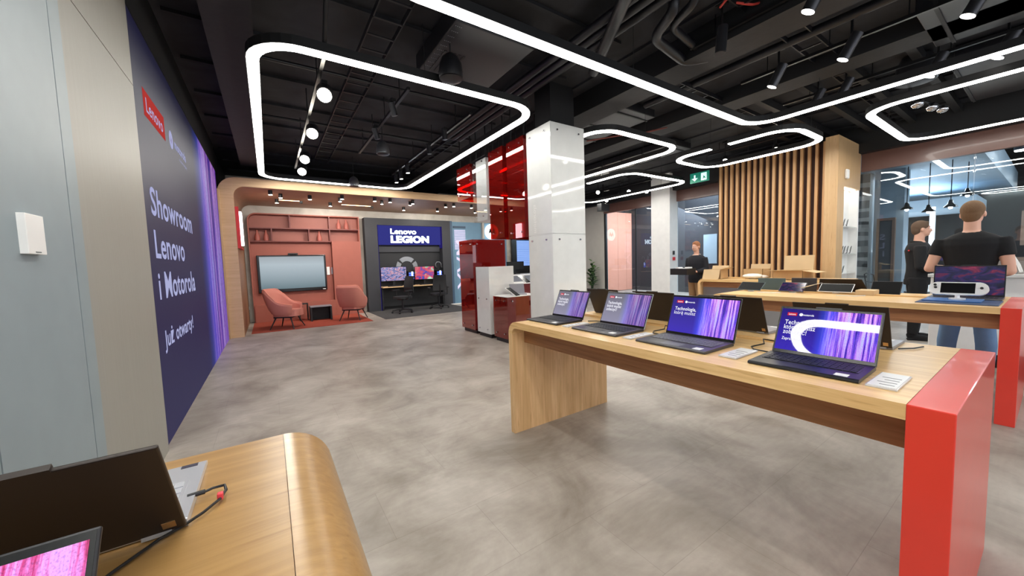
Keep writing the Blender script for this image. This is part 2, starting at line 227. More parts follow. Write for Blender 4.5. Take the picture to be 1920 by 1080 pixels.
# ------------------------------------------------------------------ builders
class MB:
    def __init__(s): s.v = []; s.f = []; s.m = []; s.uv = []; s.T = Matrix.Identity(4)
    def add(s, vs, fs, m=0, uvs=None):
        o = len(s.v); s.v += [tuple(s.T @ Vector(p)) for p in vs]
        for i, f in enumerate(fs):
            s.f.append(tuple(o+k for k in f)); s.m.append(m); s.uv.append(uvs[i] if uvs else None)
        return s
    def box(s, x0, x1, y0, y1, z0, z1, m=0):
        v = [(x, y, z) for z in (z0, z1) for y in (y0, y1) for x in (x0, x1)]
        return s.add(v, [(0, 2, 3, 1), (4, 5, 7, 6), (0, 1, 5, 4), (2, 6, 7, 3), (0, 4, 6, 2), (1, 3, 7, 5)], m)
    def cyl(s, p0, p1, r0, r1=None, n=16, m=0, caps=True, m2=None):
        r1 = r0 if r1 is None else r1
        p0, p1 = Vector(p0), Vector(p1); d = (p1-p0).normalized(); a = d.orthogonal().normalized(); b = d.cross(a)
        v = []; 
        for p, r in ((p0, r0), (p1, r1)):
            for i in range(n):
                t = 2*PI*i/n; v.append(tuple(p + a*r*math.cos(t) + b*r*math.sin(t)))
        f = [(i, (i+1) % n, n+(i+1) % n, n+i) for i in range(n)]
        s.add(v, f, m)
        if caps:
            s.add(v[:n], [tuple(range(n))[::-1]], m); s.add(v[n:], [tuple(range(n))], m if m2 is None else m2)
        return s
    def lathe(s, prof, c=(0, 0, 0), n=20, m=0):
        v = []; k = len(prof)
        for r, z in prof:
            for i in range(n):
                t = 2*PI*i/n; v.append((c[0]+r*math.cos(t), c[1]+r*math.sin(t), c[2]+z))
        f = [(j*n+i, j*n+(i+1) % n, (j+1)*n+(i+1) % n, (j+1)*n+i) for j in range(k-1) for i in range(n)]
        f.append(tuple(range(n))[::-1]); f.append(tuple((k-1)*n+i for i in range(n)))
        return s.add(v, f, m)
    def tube(s, pts, r, n=8, m=0):
        pts = [Vector(p) for p in pts]; rs = r if isinstance(r, (list, tuple)) else [r]*len(pts)
        v = []; a = None
        for i, p in enumerate(pts):
            d = (pts[min(i+1, len(pts)-1)] - pts[max(i-1, 0)]).normalized()
            a = d.orthogonal().normalized() if a is None else (a - d*a.dot(d)).normalized()
            b = d.cross(a)
            for j in range(n):
                t = 2*PI*j/n; v.append(tuple(p + (a*math.cos(t) + b*math.sin(t))*rs[i]))
        f = [(i*n+j, i*n+(j+1) % n, (i+1)*n+(j+1) % n, (i+1)*n+j) for i in range(len(pts)-1) for j in range(n)]
        f.append(tuple(range(n))[::-1]); f.append(tuple((len(pts)-1)*n+j for j in range(n)))
        return s.add(v, f, m)
    def prism(s, poly, axis, a0, a1, m=0, m_side=None):
        """poly in the two other axes (in x,y,z order) extruded along axis"""
        def P(q, a): return {'X': (a, q[0], q[1]), 'Y': (q[0], a, q[1]), 'Z': (q[0], q[1], a)}[axis]
        n = len(poly); v = [P(q, a0) for q in poly] + [P(q, a1) for q in poly]
        s.add(v, [(i, (i+1) % n, n+(i+1) % n, n+i) for i in range(n)], m if m_side is None else m_side)
        return s.add(v, [tuple(range(n))[::-1], tuple(range(n, 2*n))], m)
    def strip(s, outer, inner, axis, a0, a1, m=0, closed=False):
        """band between two equally long polylines extruded along axis"""
        def P(q, a): return {'X': (a, q[0], q[1]), 'Y': (q[0], a, q[1]), 'Z': (q[0], q[1], a)}[axis]
        n = len(outer); v = [P(q, a0) for q in outer]+[P(q, a0) for q in inner]+[P(q, a1) for q in outer]+[P(q, a1) for q in inner]
        f = []
        for i in range(n if closed else n-1):
            j = (i+1) % n
            f += [(i, j, n+j, n+i), (2*n+i, 3*n+i, 3*n+j, 2*n+j), (i, 2*n+i, 2*n+j, j), (n+i, n+j, 3*n+j, 3*n+i)]
        if not closed: f += [(0, n, 3*n, 2*n), (n-1, 3*n-1, 4*n-1, 2*n-1)]
        return s.add(v, f, m)
    def quad(s, pts, m=0):
        return s.add(pts, [(0, 1, 2, 3)], m, uvs=[[(0, 0), (1, 0), (1, 1), (0, 1)]])
    def blob(s, c, r, m=0, n=12, k=8):
        v = []; 
        for j in range(1, k):
            a = PI*j/k
            for i in range(n):
                t = 2*PI*i/n; v.append((c[0]+r[0]*math.sin(a)*math.cos(t), c[1]+r[1]*math.sin(a)*math.sin(t), c[2]+r[2]*math.cos(a)))
        v += [(c[0], c[1], c[2]+r[2]), (c[0], c[1], c[2]-r[2])]; t_, b_ = len(v)-2, len(v)-1
        f = [((j)*n+i, (j+1)*n+i, (j+1)*n+(i+1) % n, j*n+(i+1) % n) for j in range(k-2) for i in range(n)]
        f += [(t_, i, (i+1) % n) for i in range(n)] + [(b_, (k-2)*n+(i+1) % n, (k-2)*n+i) for i in range(n)]
        return s.add(v, f, m)
    def text(s, txt, size, M4, m=0, bold=0.0, align='LEFT', width=None, depth=0.0):
        """flat lettering in the xy plane of M4; width forces the line to that length"""
        c = bpy.data.curves.new('lettering', 'FONT'); c.body = txt; c.size = size; c.align_x = align; c.space_character = 1.04; c.offset = bold*size; c.resolution_u = 3; c.extrude = depth
        o = bpy.data.objects.new('lettering', c); COL.objects.link(o)
        dg = bpy.context.evaluated_depsgraph_get(); dg.update(); me = bpy.data.meshes.new_from_object(o.evaluated_get(dg))
        vs = [v.co.copy() for v in me.vertices]; fs = [tuple(p.vertices) for p in me.polygons]
        if vs and width:
            x0 = min(v.x for v in vs); x1 = max(v.x for v in vs); k = width/(x1-x0)
            for v in vs: v.x = (v.x-x0)*k if align == 'LEFT' else v.x*k
        old = s.T; s.T = old @ M4; s.add([tuple(v) for v in vs], fs, m); s.T = old
        bpy.data.objects.remove(o); bpy.data.curves.remove(c); bpy.data.meshes.remove(me)
        return s
    def build(s, name, mats, parent=None, bevel=0.0, smooth=False, seg=2, at=None):
        me = bpy.data.meshes.new(name)
        org = Vector(at) if at is not None else Vector((0, 0, 0))
        me.from_pydata([tuple(Vector(p)-org) for p in s.v], [], s.f)
        if isinstance(mats, str): mats = [mats]
        for k in mats: me.materials.append(MATS[k])
        for i, p in enumerate(me.polygons): p.material_index = min(s.m[i], len(mats)-1); p.use_smooth = bool(smooth)
        if any(u for u in s.uv):
            ul = me.uv_layers.new(name='UVMap')
            for i, p in enumerate(me.polygons):
                if s.uv[i]:
                    for j, li in enumerate(p.loop_indices): ul.data[li].uv = s.uv[i][j]
        me.update()
        o = bpy.data.objects.new(name, me); COL.objects.link(o); o.location = org
        if parent is not None: o.parent = parent
        if bevel:
            b = o.modifiers.new('bevel', 'BEVEL'); b.width = bevel; b.segments = seg; b.limit_method = 'ANGLE'; b.angle_limit = math.radians(40)
        if smooth and not isinstance(smooth, bool):
            for p in me.polygons: p.use_smooth = True
        if smooth:
            try: me.set_sharp_from_angle(angle=math.radians(40))
            except Exception: pass
        return o
def thing(name, label, cat, loc=(0, 0, 0), rz=0.0, group=None):
    o = bpy.data.objects.new(name, None); o.empty_display_size = 0.1; COL.objects.link(o); o.location = loc; o.rotation_euler = (0, 0, rz)
    o['label'] = label; o['category'] = cat
    if group: o['group'] = group
    return o
def tag(o, label, cat, group=None, kind=None):
    o['label'] = label; o['category'] = cat
    if group: o['group'] = group
    if kind: o['kind'] = kind
    return o
def struct(o): o['kind'] = 'structure'; return o
def dup(r, loc=None, rz=None, label=None):
    c = r.copy(); COL.objects.link(c)
    if loc is not None: c.location = loc
    if rz is not None: c.rotation_euler = (0, 0, rz)
    if label: c['label'] = label
    for ch in list(r.children):
        a = ch.copy(); COL.objects.link(a); a.parent = c
        for g in list(ch.children):
            b = g.copy(); COL.objects.link(b); b.parent = a
    return c
def spot(name, loc, tgt, power, parent=None, size=70, blend=0.6, r=0.05, color=(1, 0.95, 0.87)):
    l = bpy.data.lights.new(name, 'SPOT'); l.energy = power*SPOT; l.spot_size = math.radians(size); l.spot_blend = blend; l.shadow_soft_size = r; l.color = color
    o = bpy.data.objects.new(name, l); COL.objects.link(o); o.location = loc
    o.rotation_euler = (Vector(tgt)-Vector(loc)).to_track_quat('-Z', 'Y').to_euler()
    if parent is not None: o.parent = parent
    return o
def arc(cx, cy, r, a0, a1, n=8):
    return [(cx+r*math.cos(math.radians(a0+(a1-a0)*i/n)), cy+r*math.sin(math.radians(a0+(a1-a0)*i/n))) for i in range(n+1)]
def W(root):
    mb = MB(); mb.T = (Matrix.Translation(root.location) @ Euler(root.rotation_euler).to_matrix().to_4x4()).inverted(); return mb
CZ = 3.95   # underside of the slab
# ================================================================== SETTING
struct(MB().box(-2.2, 25, -7, 13.0, -0.1, 0.0).build('floor', 'floor_vinyl'))
c = MB().box(-2.2, 10.7, -7, 13.0, CZ, CZ+0.1)
for i in range(14):                       # cast ribs of the slab
    y = 0.1 + i*0.95; c.box(-0.7, 3.6, y, y+0.05, CZ-0.035, CZ)
for i in range(9): c.box(3.9+i*0.75, 3.95+i*0.75, -3, 12, CZ-0.03, CZ)
struct(c.build('ceiling', 'ceiling_slab'))
struct(MB().box(-0.95, -0.80, 3.87, 12.3, 0, CZ).box(-0.80, -0.775, 3.9, 9.55, 3.46, CZ).build('wall_left', 'black'))
b = MB().box(-0.9, 10.7, 12.3, 12.5, 0, CZ); struct(b.build('wall_back', 'concrete'))
# ceiling beams
struct(MB().box(-0.35, 0.02, -3, 9.6, 3.62, CZ).build('trim_1', 'ceiling_black'))
struct(MB().box(4.15, 4.6, -1, 12, 3.66, CZ).box(6.0, 6.4, -1, 12, 3.74, CZ).build('trim_2', 'ceiling_black'))
struct(MB().box(10.3, 10.62, -6, 12.3, 3.44, CZ).build('trim_3', 'black'))

# white wall cladding on the left, seams between sheets
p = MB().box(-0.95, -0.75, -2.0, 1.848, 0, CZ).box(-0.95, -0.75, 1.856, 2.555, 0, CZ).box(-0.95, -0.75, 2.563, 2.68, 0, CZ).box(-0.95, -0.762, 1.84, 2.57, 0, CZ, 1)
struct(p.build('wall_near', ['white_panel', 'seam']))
p = MB().box(-0.93, -0.75, 2.68, 3.87, 0, 2.80).box(-0.93, -0.75, 2.68, 3.87, 2.806, CZ).box(-0.93, -0.76, 2.68, 3.87, 2.79, 2.81, 1)
struct(p.build('wall_metal', ['brushed_metal', 'seam']))
t = tag(MB().box(-0.752, -0.728, 2.105, 2.235, 1.49, 1.64).box(-0.729, -0.726, 2.15, 2.19, 1.496, 1.50, 1).build('wall_sensor', ['white', 'seam'], bevel=0.01), 'small white rounded sensor box on the pale wall above the laptops', 'sensor')
# black access flap by the top of the wall
t = tag(MB().prism([(2.2, 3.46), (3.55, 3.46), (3.62, 3.5), (3.62, 3.56), (2.2, 3.56)], 'X', -0.74, -0.2).build('ceiling_panel', 'ceiling_black'), 'black metal panel hanging just under the ceiling above the grey metal wall sheet', 'panel')

# ------------------------------------------------------------------ LED video wall
led = thing('video_wall', 'huge indigo video wall with showroom slogan and purple tree trunks', 'video wall', (-0.775, 6.7, 0))
m = W(led).box(-0.80, -0.778, 3.87, 9.56, 0, 3.46); m.build('cabinet', 'black', led)
m = W(led); m.quad([(-0.774, 3.88, 0.0), (-0.774, 9.52, 0.0), (-0.774, 9.52, 3.44), (-0.774, 3.88, 3.44)])
def LT(y, z): return Matrix(((0, 0, 1, -0.7725), (1, 0, 0, y), (0, 1, 0, z), (0, 0, 0, 1)))
m.text('Showroom', 0.33, LT(4.17, 1.90), 1, 0.018, width=1.93)
m.text('Lenovo', 0.33, LT(4.18, 1.54), 1, 0.018, width=1.27)
m.text('i Motorola', 0.33, LT(4.18, 1.19), 1, 0.018, width=1.78)
m.text('Już otwarty!', 0.205, LT(4.20, 0.77), 1, 0.018, width=1.38)
m.add([(-0.7732, 4.25, 2.72), (-0.7732, 5.0, 2.72), (-0.7732, 5.0, 2.95), (-0.7732, 4.25, 2.95)], [(0, 1, 2, 3)], 2)
m.text('Lenovo', 0.17, LT(4.33, 2.775), 1, 0.01, width=0.59)
circ = [(-0.7732, 5.28+0.095*math.cos(a*PI/12), 2.815+0.095*math.sin(a*PI/12)) for a in range(24)]
m.add(circ, [tuple(range(24))], 1)
def batwing(y, z, s, x): # the M of the round badge
    return [(x, y-0.62*s, z-0.45*s), (x, y-0.3*s, z+0.55*s), (x, y, z-0.05*s), (x, y+0.3*s, z+0.55*s), (x, y+0.62*s, z-0.45*s), (x, y+0.3*s, z-0.1*s), (x, y, z-0.4*s), (x, y-0.3*s, z-0.1*s)]
bw = batwing(5.28, 2.81, 0.085, -0.7722); m.add(bw, [(0, 1, 7), (1, 2, 6, 7), (2, 3, 5, 6), (3, 4, 5)], 3)
m.text('motorola', 0.14, LT(5.44, 2.775), 1, 0.03, width=0.66)
m.text('a Lenovo company', 0.05, LT(5.66, 2.69), 1, 0.008, width=0.46)
m.build('display', ['scr_wall', 'text_led', 'logo_red_led', 'scr_wall'], led)

# ------------------------------------------------------------------ oak arch over the far lounge
XR = 9.2
ar = thing('wooden_arch', 'wide oak portal with rounded corner framing the lounge and gaming desk', 'archway', (-0.6, 9.7, 0))
r = 0.32
outer = [(-0.775, 0), (-0.775, 3.37-r)] + arc(-0.775+r, 3.37-r, r, 180, 90, 10) + [(XR, 3.37)]
ri = 0.2
inner = [(-0.515, 0), (-0.515, 3.19-ri)] + arc(-0.515+ri, 3.19-ri, ri, 180, 90, 10) + [(XR, 3.19)]
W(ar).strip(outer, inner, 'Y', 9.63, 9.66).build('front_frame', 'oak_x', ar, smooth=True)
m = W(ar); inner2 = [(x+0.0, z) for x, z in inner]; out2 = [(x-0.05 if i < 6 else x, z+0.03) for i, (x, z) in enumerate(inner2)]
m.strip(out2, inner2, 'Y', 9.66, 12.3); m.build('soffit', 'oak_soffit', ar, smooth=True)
W(ar).box(-0.775, -0.745, 9.55, 9.63, 0, 3.1).build('side_cheek', 'oak_z', ar)
lt = thing('wall_light', 'red framed vertical tube light on the inner side of the oak portal', 'wall light', (-0.5, 10.2, 1.9))
W(lt).box(-0.514, -0.50, 9.74, 10.75, 1.90, 2.78).box(-0.50, -0.455, 9.74, 9.80, 1.90, 2.78).box(-0.50, -0.455, 9.80, 10.75, 1.90, 1.93).build('frame', 'red_bright', lt)
W(lt).box(-0.50, -0.43, 10.2, 10.5, 1.99, 2.74).build('tube', 'red_neon', lt, bevel=0.01)

# strip of pale floor edging and carpets
tag(MB().box(-0.41, 2.2, 9.93, 11.99, 0.0, 0.006).build('lounge_carpet', 'rust_carpet'), 'rust red carpet under the pink armchairs', 'carpet')
tag(MB().box(2.53, 5.33, 9.97, 12.28, 0.0, 0.006).build('gaming_carpet', 'dark_carpet'), 'dark grey carpet in front of the gaming desk', 'carpet')
tag(MB().box(5.33, 5.9, 11.9, 12.0, 0.0, 0.02).build('floor_edging', 'white'), 'white edging strip on the floor below the blue wall', 'trim')

# ------------------------------------------------------------------ rust red media wall
Y0, Y1 = 12.0, 12.295
md = thing('media_wall', 'rust red built-in shelf wall with rounded corner holding a large screen', 'shelf wall', (1.0, 12.1, 0))
rr = 0.2; x0, x1, zt = -0.40, 2.40, 2.96
W(md).prism([(x0+0.02, 0), (x1-0.02, 0), (x1-0.02, zt-0.03), (x0+rr, zt-0.03)] + arc(x0+rr, zt-rr-0.01, rr-0.02, 90, 180, 8), 'Y', 12.24, Y1).build('back_panel', 'rust_inner', md)
oo = [(x0, 0), (x0, zt-rr)] + arc(x0+rr, zt-rr, rr, 180, 90, 8) + [(x1, zt), (x1, 2.21)]
ii = [(x0+0.03, 0), (x0+0.03, zt-rr)] + arc(x0+rr, zt-rr, rr-0.03, 180, 90, 8) + [(x1-0.03, zt-0.03), (x1-0.03, 2.21)]
W(md).strip(oo, ii, 'Y', Y0, 12.25).build('frame', 'rust_panel', md)
for z, xa, xb in ((2.56, x0+0.03, x1-0.03), (2.20, x0+0.03, 1.6)): W(md).box(xa, xb, Y0+0.005, 12.24, z-0.015, z+0.015).build('shelf', 'rust_dark', md)
for x, za, zb in ((0.57, 2.575, 2.93), (1.57, 2.575, 2.93), (0.13, 2.215, 2.545), (1.03, 2.215, 2.545), (1.57, 2.215, 2.545)): W(md).box(x-0.015, x+0.015, Y0+0.005, 12.24, za, zb).build('divider', 'rust_dark', md)
W(md).box(1.60, 2.40, 11.97, 12.24, 0.0, 2.21).build('side_cabinet', 'rust_panel', md)
W(md).box(x0+0.03, 1.60, 11.93, 12.22, 0.0, 0.47).build('low_cabinet', 'rust_panel', md)
W(md).box(x0+0.03, 1.59, 12.14, 12.24, 0.47, 2.185).build('screen_panel', 'rust_panel', md)
tv = thing('wall_screen', 'large grey-lit touch display with black frame mounted on the rust wall', 'screen', (0.58, 12.1, 0.8))
W(tv).box(-0.26, 1.42, 12.05, 12.14, 0.79, 1.82).build('casing', 'bezel', tv, bevel=0.01)
W(tv).quad([(-0.20, 12.047, 0.88), (1.37, 12.047, 0.88), (1.37, 12.047, 1.78), (-0.20, 12.047, 1.78)]).build('display', 'scr_gray', tv)
W(tv).box(1.30, 1.38, 12.044, 12.048, 0.81, 0.83).build('badge', 'white', tv)
W(tv).box(0.48, 0.72, 12.03, 12.12, 1.82, 1.875).box(0.53, 0.67, 12.01, 12.04, 1.83, 1.865).build('webcam_bar', 'plastic_black', tv, bevel=0.008)
cp = thing('control_panel', 'small white wall controller right of the large display', 'control panel', (1.5, 12.1, 1.35))
W(cp).box(1.44, 1.52, 12.11, 12.14, 1.22, 1.46).build('plate', 'white', cp, bevel=0.005)
W(cp).box(1.56, 1.59, 12.1, 12.14, 1.24, 1.44).build('side_switch', 'lap_grey', cp)
def vase(loc, label):
    p = [(0.035, 0), (0.06, 0.01), (0.066, 0.08), (0.05, 0.17), (0.022, 0.23), (0.022, 0.28), (0.03, 0.295), (0.02, 0.295)]
    return tag(MB().lathe(p, n=14).build('vase', 'vase', smooth=True, at=None), label, 'vase', 'rust coloured vases on the shelf wall')
vs_ = [(1.84, 12.12, 2.575, 'left one of the two rust vases on the top shelf'), (2.05, 12.12, 2.575, 'right one of the two rust vases on the top shelf'),
       (-0.20, 12.12, 2.215, 'rust vase nearest the rounded corner on the second shelf'), (0.0, 12.12, 2.215, 'rust vase beside the leftmost divider of the second shelf'), (1.30, 12.12, 2.215, 'lone rust vase above the right end of the large display')]
v0 = vase(None, vs_[0][3])
for i, (x, y, z, lb) in enumerate(vs_):
    o = v0 if i == 0 else v0.copy()
    if i: COL.objects.link(o); o['label'] = lb
    o.location = (x, y, z)
tag(MB().box(-0.62, -0.5, 12.27, 12.3, 0.35, 0.43).build('wall_socket', 'white', bevel=0.005), 'small white double wall socket low on the grey wall beside the shelf wall', 'socket')

# ------------------------------------------------------------------ gaming bay
gb = thing('gaming_bay', 'charcoal gaming booth with glowing white sign on an indigo fascia', 'booth', (4.0, 12.0, 0))
W(gb).box(2.55, 2.93, 12.0, 12.29, 0, 2.95).box(5.10, 5.42, 12.0, 12.29, 0, 2.95).box(2.93, 5.10, 12.0, 12.29, 2.74, 2.95).build('surround', 'charcoal', gb)
W(gb).box(2.93, 5.10, 12.26, 12.295, 0, 2.12).build('rear_panel', 'charcoal_dark', gb)
W(gb).box(2.93, 5.08, 12.20, 12.26, 1.88, 2.06).build('cross_band', 'charcoal', gb)
W(gb).box(2.93, 5.08, 12.10, 12.2, 2.12, 2.74).build('sign_fascia', 'blue_panel_light', gb)
W(gb).box(2.93, 2.945, 11.995, 12.25, 0, 2.74).build('light_edge', 'indigo_edge', gb); W(gb).box(5.085, 5.10, 11.995, 12.25, 2.0, 2.74).build('light_edge', 'indigo_edge', gb)
def FT(x, z, y=12.08): return Matrix(((1, 0, 0, x), (0, 0, -1, y), (0, 1, 0, z), (0, 0, 0, 1)))
m = W(gb); m.text('Lenovo', 0.24, FT(3.36, 2.47), 0, 0.02, width=0.85, depth=0.01); m.text('LEGION', 0.30, FT(3.36, 2.19), 0, 0.045, width=1.29, depth=0.01); m.build('sign_lettering', 'sign_led', gb)
m = W(gb)
for a0, a1 in ((48, 132), (145, 200), (-20, 35)):
    o_ = arc(3.9, 1.36, 0.37, a0, a1, 10); i_ = arc(3.9, 1.36, 0.22, a0, a1, 10); m.strip(o_, i_, 'Y', 12.245, 12.26)
m.build('wall_emblem', 'grey_metal', gb)
gd = thing('gaming_desk', 'black gaming desk with pale wooden front edge', 'desk', (4.0, 12.0, 0))
W(gd).box(2.95, 5.08, 11.75, 12.25, 0.735, 0.77).build('desk_top', 'oak_x', gd, bevel=0.004)
W(gd).box(2.96, 3.0, 11.95, 12.25, 0.007, 0.735).box(5.03, 5.07, 11.95, 12.25, 0.007, 0.735).box(3.0, 5.03, 12.18, 12.22, 0.1, 0.7).build('desk_frame', 'charcoal_dark', gd)
def monitor(x0, x1, z0, z1, scr, label):
    t = thing('monitor', label, 'monitor', ((x0+x1)/2, 12.05, 0.77), group='gaming monitors on the desk')
    W(t).box(x0, x1, 12.03, 12.06, z0, z1).build('casing', 'bezel', t)
    W(t).quad([(x0+.012, 12.028, z0+.02), (x1-.012, 12.028, z0+.02), (x1-.012, 12.028, z1-.012), (x0+.012, 12.028, z1-.012)]).build('display', scr, t)
    xm = (x0+x1)/2; W(t).box(xm-.12, xm+.12, 11.98, 12.15, 0.77, 0.785).box(xm-.03, xm+.03, 12.06, 12.09, 0.785, z0+.1).build('stand', 'plastic_black', t)
monitor(2.97, 3.80, 0.93, 1.40, 'scr_art', 'left gaming monitor with blue and red artwork on the gaming desk')
monitor(4.08, 4.77, 0.93, 1.385, 'scr_art2', 'right gaming monitor with red and teal picture on the gaming desk')
def tower(x, label):
    t = thing('computer_tower', label, 'computer', (x, 12.05, 0.77), group='glowing computer towers on the gaming desk')
    W(t).box(x-.11, x+.11, 11.92, 12.22, 0.772, 1.24).build('case', 'black_gloss', t, bevel=0.006)
    m = W(t)
    for k in range(3): m.box(x-.08, x+.08, 11.915, 11.922, 0.98+k*.08, 1.03+k*.08)
    m.build('fan_light', 'pc_glow', t); W(t).box(x+.0, x+.05, 11.912, 11.92, 1.06, 1.22).build('status_light', 'pc_white', t)
tower(3.93, 'computer tower with blue glow between the two gaming monitors'); tower(4.92, 'computer tower with blue glow at the right end of the gaming desk')
for x, lb in ((3.35, 'black keyboard in front of the left gaming monitor'), (4.4, 'black keyboard in front of the right gaming monitor')):
    k = MB().box(-.22, .22, -.07, .07, 0.0, .02)
    for i in range(15):
        for j in range(5): k.box(-.21+i*.028, -.188+i*.028, -.06+j*.024, -.042+j*.024, .02, .026, 1)
    o = k.build('keyboard', ['plastic_black', 'key_dark']); o.location = (x, 11.83, .772); tag(o, lb, 'keyboard', 'keyboards on the gaming desk')
hs = thing('headset', 'headset hanging on a stand at the right end of the gaming desk', 'headset', (4.92, 12.0, 1.24))
W(hs).tube([(4.82, 12.0, 1.36), (4.82, 12.0, 1.46), (4.87, 12.0, 1.52), (4.97, 12.0, 1.52), (5.02, 12.0, 1.46), (5.02, 12.0, 1.36)], 0.012).build('headband', 'grey_metal', hs, smooth=True)
W(hs).cyl((4.80, 12, 1.34), (4.84, 12, 1.34), 0.045).cyl((5.0, 12, 1.34), (5.04, 12, 1.34), 0.045).build('ear_cup', 'plastic_black', hs)
W(hs).cyl((4.92, 12.0, 1.245), (4.92, 12.0, 1.5), 0.01).cyl((4.92, 12, 1.24), (4.92, 12, 1.255), 0.06).build('stand', 'plastic_black', hs)

# ------------------------------------------------------------------ blue wall section right of the bay
t = MB().box(5.42, 7.9, 12.2, 12.3, 0, 2.95).box(5.42, 5.5, 12.0, 12.2, 0, 2.95, 1); struct(t.build('wall_blue', ['blue_wall', 'blue_dark']))
ns = thing('light_board', 'vertical board with glowing white lettering on the blue wall', 'light board', (5.85, 12.2, 0.4))
W(ns).box(5.62, 6.12, 12.185, 12.2, 2.72, 2.80).build('head_bar', 'blue_dark', ns)
m = W(ns); m.text('MAX', 0.62, Matrix(((0, 1, 0, 5.72), (0, 0, -1, 12.18), (-1, 0, 0, 0), (0, 0, 0, 1))) @ Matrix.Translation((-2.3, 0, 0)), 0, 0.01, width=1.8)
m.build('lettering', 'neon_text', ns)
m = W(ns)
for k in range(16): m.box(5.66, 6.1, 12.182, 12.19, 1.96+k*.045, 1.985+k*.045)
m.build('slat_light', 'neon_text', ns)
t = thing('round_badge', 'round glowing white badge with an M emblem beyond the red glass', 'sign', (7.2, 12.2, 2.6))
W(t).cyl((7.2, 12.15, 2.62), (7.2, 12.11, 2.62), 0.29, n=36).build('disc', 'white_disc', t)
q = [(x_, 12.105, z_) for _, x_, z_ in batwing(7.2, 2.62, 0.28, 0)]; W(t).add(q, [(0, 7, 1), (1, 7, 6, 2), (2, 6, 5, 3), (3, 5, 4)]).build('emblem', 'black', t)
W(t).box(6.78, 6.86, 12.1, 12.19, 2.35, 2.95).build('bracket', 'beige_wall', t)
t = thing('poster_screen', 'tall blue lit price board on the back wall beyond the low counters', 'screen', (8.7, 12.2, 1.2))
W(t).box(8.1, 9.4, 12.12, 12.2, 1.0, 2.4).build('casing', 'bezel', t)
W(t).quad([(8.33, 12.118, 1.28), (9.3, 12.118, 1.28), (9.3, 12.118, 2.3), (8.33, 12.118, 2.3)]).build('display', 'scr_table', t)
t = thing('desktop_monitor', 'black desktop monitor seen from the front beyond the white pedestal', 'monitor', (7.9, 11.2, 0.9))
W(t).box(7.25, 8.0, 11.2, 11.24, 1.16, 1.45).box(7.58, 7.66, 11.24, 11.27, 0.99, 1.3).box(7.45, 7.8, 11.15, 11.35, 0.98, 0.995).build('casing', 'bezel', t)
t = thing('service_counter', 'grey service counter at the back beyond the white pedestal', 'counter', (7.9, 11.3, 0))
W(t).box(7.0, 9.2, 10.95, 11.55, 0.93, 0.98).build('counter_top', 'white', t); W(t).box(7.05, 9.15, 11.0, 11.5, 0, 0.93).build('counter_body', 'lap_grey', t)

# side wall right of the far end, with plant
struct(MB().box(10.5, 10.7, 9.5, 12.3, 0, CZ).box(10.47, 10.5, 10.55, 12.3, 0, 3.0, 1).build('wall_right', ['beige_wall', 'blue_dark']))
def leafplant(loc, label, h=1.35):
    t = thing('potted_plant', label, 'plant', loc)
    MB().lathe([(0.13, 0), (0.17, 0.02), (0.19, 0.34), (0.17, 0.34), (0.165, 0.3)], n=20).build('pot', 'pot', t, smooth=True)
    st = MB(); lf = MB(); rnd = random.Random(3)
    for k in range(7):
        a = rnd.random()*2*PI; rr_ = 0.05+0.12*rnd.random(); hh = h*(0.6+0.4*rnd.random())
        pts = [(0.03*math.cos(a), 0.03*math.sin(a), 0.3), (rr_*.5*math.cos(a), rr_*.5*math.sin(a), 0.3+hh*.4), (rr_*math.cos(a), rr_*math.sin(a), hh)]
        st.tube(pts, [0.012, 0.009, 0.005], 6)
        for j in range(12):
            z = 0.45+(hh-0.4)*j/11; b = rnd.random()*2*PI; cx = rr_*math.cos(a)*(z/hh); cy = rr_*math.sin(a)*(z/hh); L_ = 0.20+0.14*rnd.random(); up = 0.4+0.5*rnd.random(); w_ = 0.045+0.02*rnd.random()
            d = Vector((math.cos(b), math.sin(b), up)).normalized(); s_ = Vector((-math.sin(b), math.cos(b), 0)); c0 = Vector((cx, cy, z)); nn = d.cross(s_)
            v = [c0, c0+d*L_*.45+s_*w_-nn*.01, c0+d*L_*.45+nn*.006, c0+d*L_*.45-s_*w_-nn*.01, c0+d*L_-Vector((0, 0, L_*.25))]
            lf.add([tuple(q) for q in v], [(0, 1, 2), (0, 2, 3), (1, 4, 2), (2, 4, 3)], rnd.randint(0, 1))
    st.build('stem', 'leaf', t); lf.build('foliage', ['leaf', 'leaf_light'], t); return t
leafplant((10.1, 9.75, 0), 'leafy green potted plant by the far wall beside the pink doors')

# ------------------------------------------------------------------ glazed front to the mall (right side)
GX = 10.55
def pane(name, y0, y1, i):
    return struct(MB().box(GX, GX+0.012, y0, y1, 0.02, 3.12).build('window_%d' % i, 'facade_glass'))
for i, (a, c_) in enumerate(((7.22, 9.42), (4.82, 6.58), (0.92, 2.45), (-1.2, 0.90), (-3.6, -1.22))): pane('w', a, c_, i+1)
struct(MB().box(GX-0.03, GX+0.05, 9.42, 9.5, 0, 3.5).box(GX-0.01, GX+0.03, 8.1, 8.13, 0, 3.12).box(GX-0.03, GX+0.05, 4.72, 4.82, 0, 3.12).build('trim_4', 'black'))
struct(MB().box(10.50, 10.62, -6, 2.40, 3.08, 3.46).box(10.50, 10.62, 4.7, 9.5, 3.12, 3.46).build('trim_5', 'brown_fascia'))
# white pillar in the glazing line
pl = MB().box(10.15, 10.58, 6.58, 7.22, 0, CZ); struct(pl.build('trim_6', 'white'))
t = thing('call_point', 'black reader above a red alarm button on the far white pillar', 'alarm button', (10.3, 6.57, 1.3))
W(t).box(10.30, 10.38, 6.555, 6.58, 1.50, 1.62).build('reader', 'black', t, bevel=0.004); W(t).box(10.30, 10.40, 6.55, 6.58, 1.33, 1.43).build('button_box', 'red_bright', t, bevel=0.004)

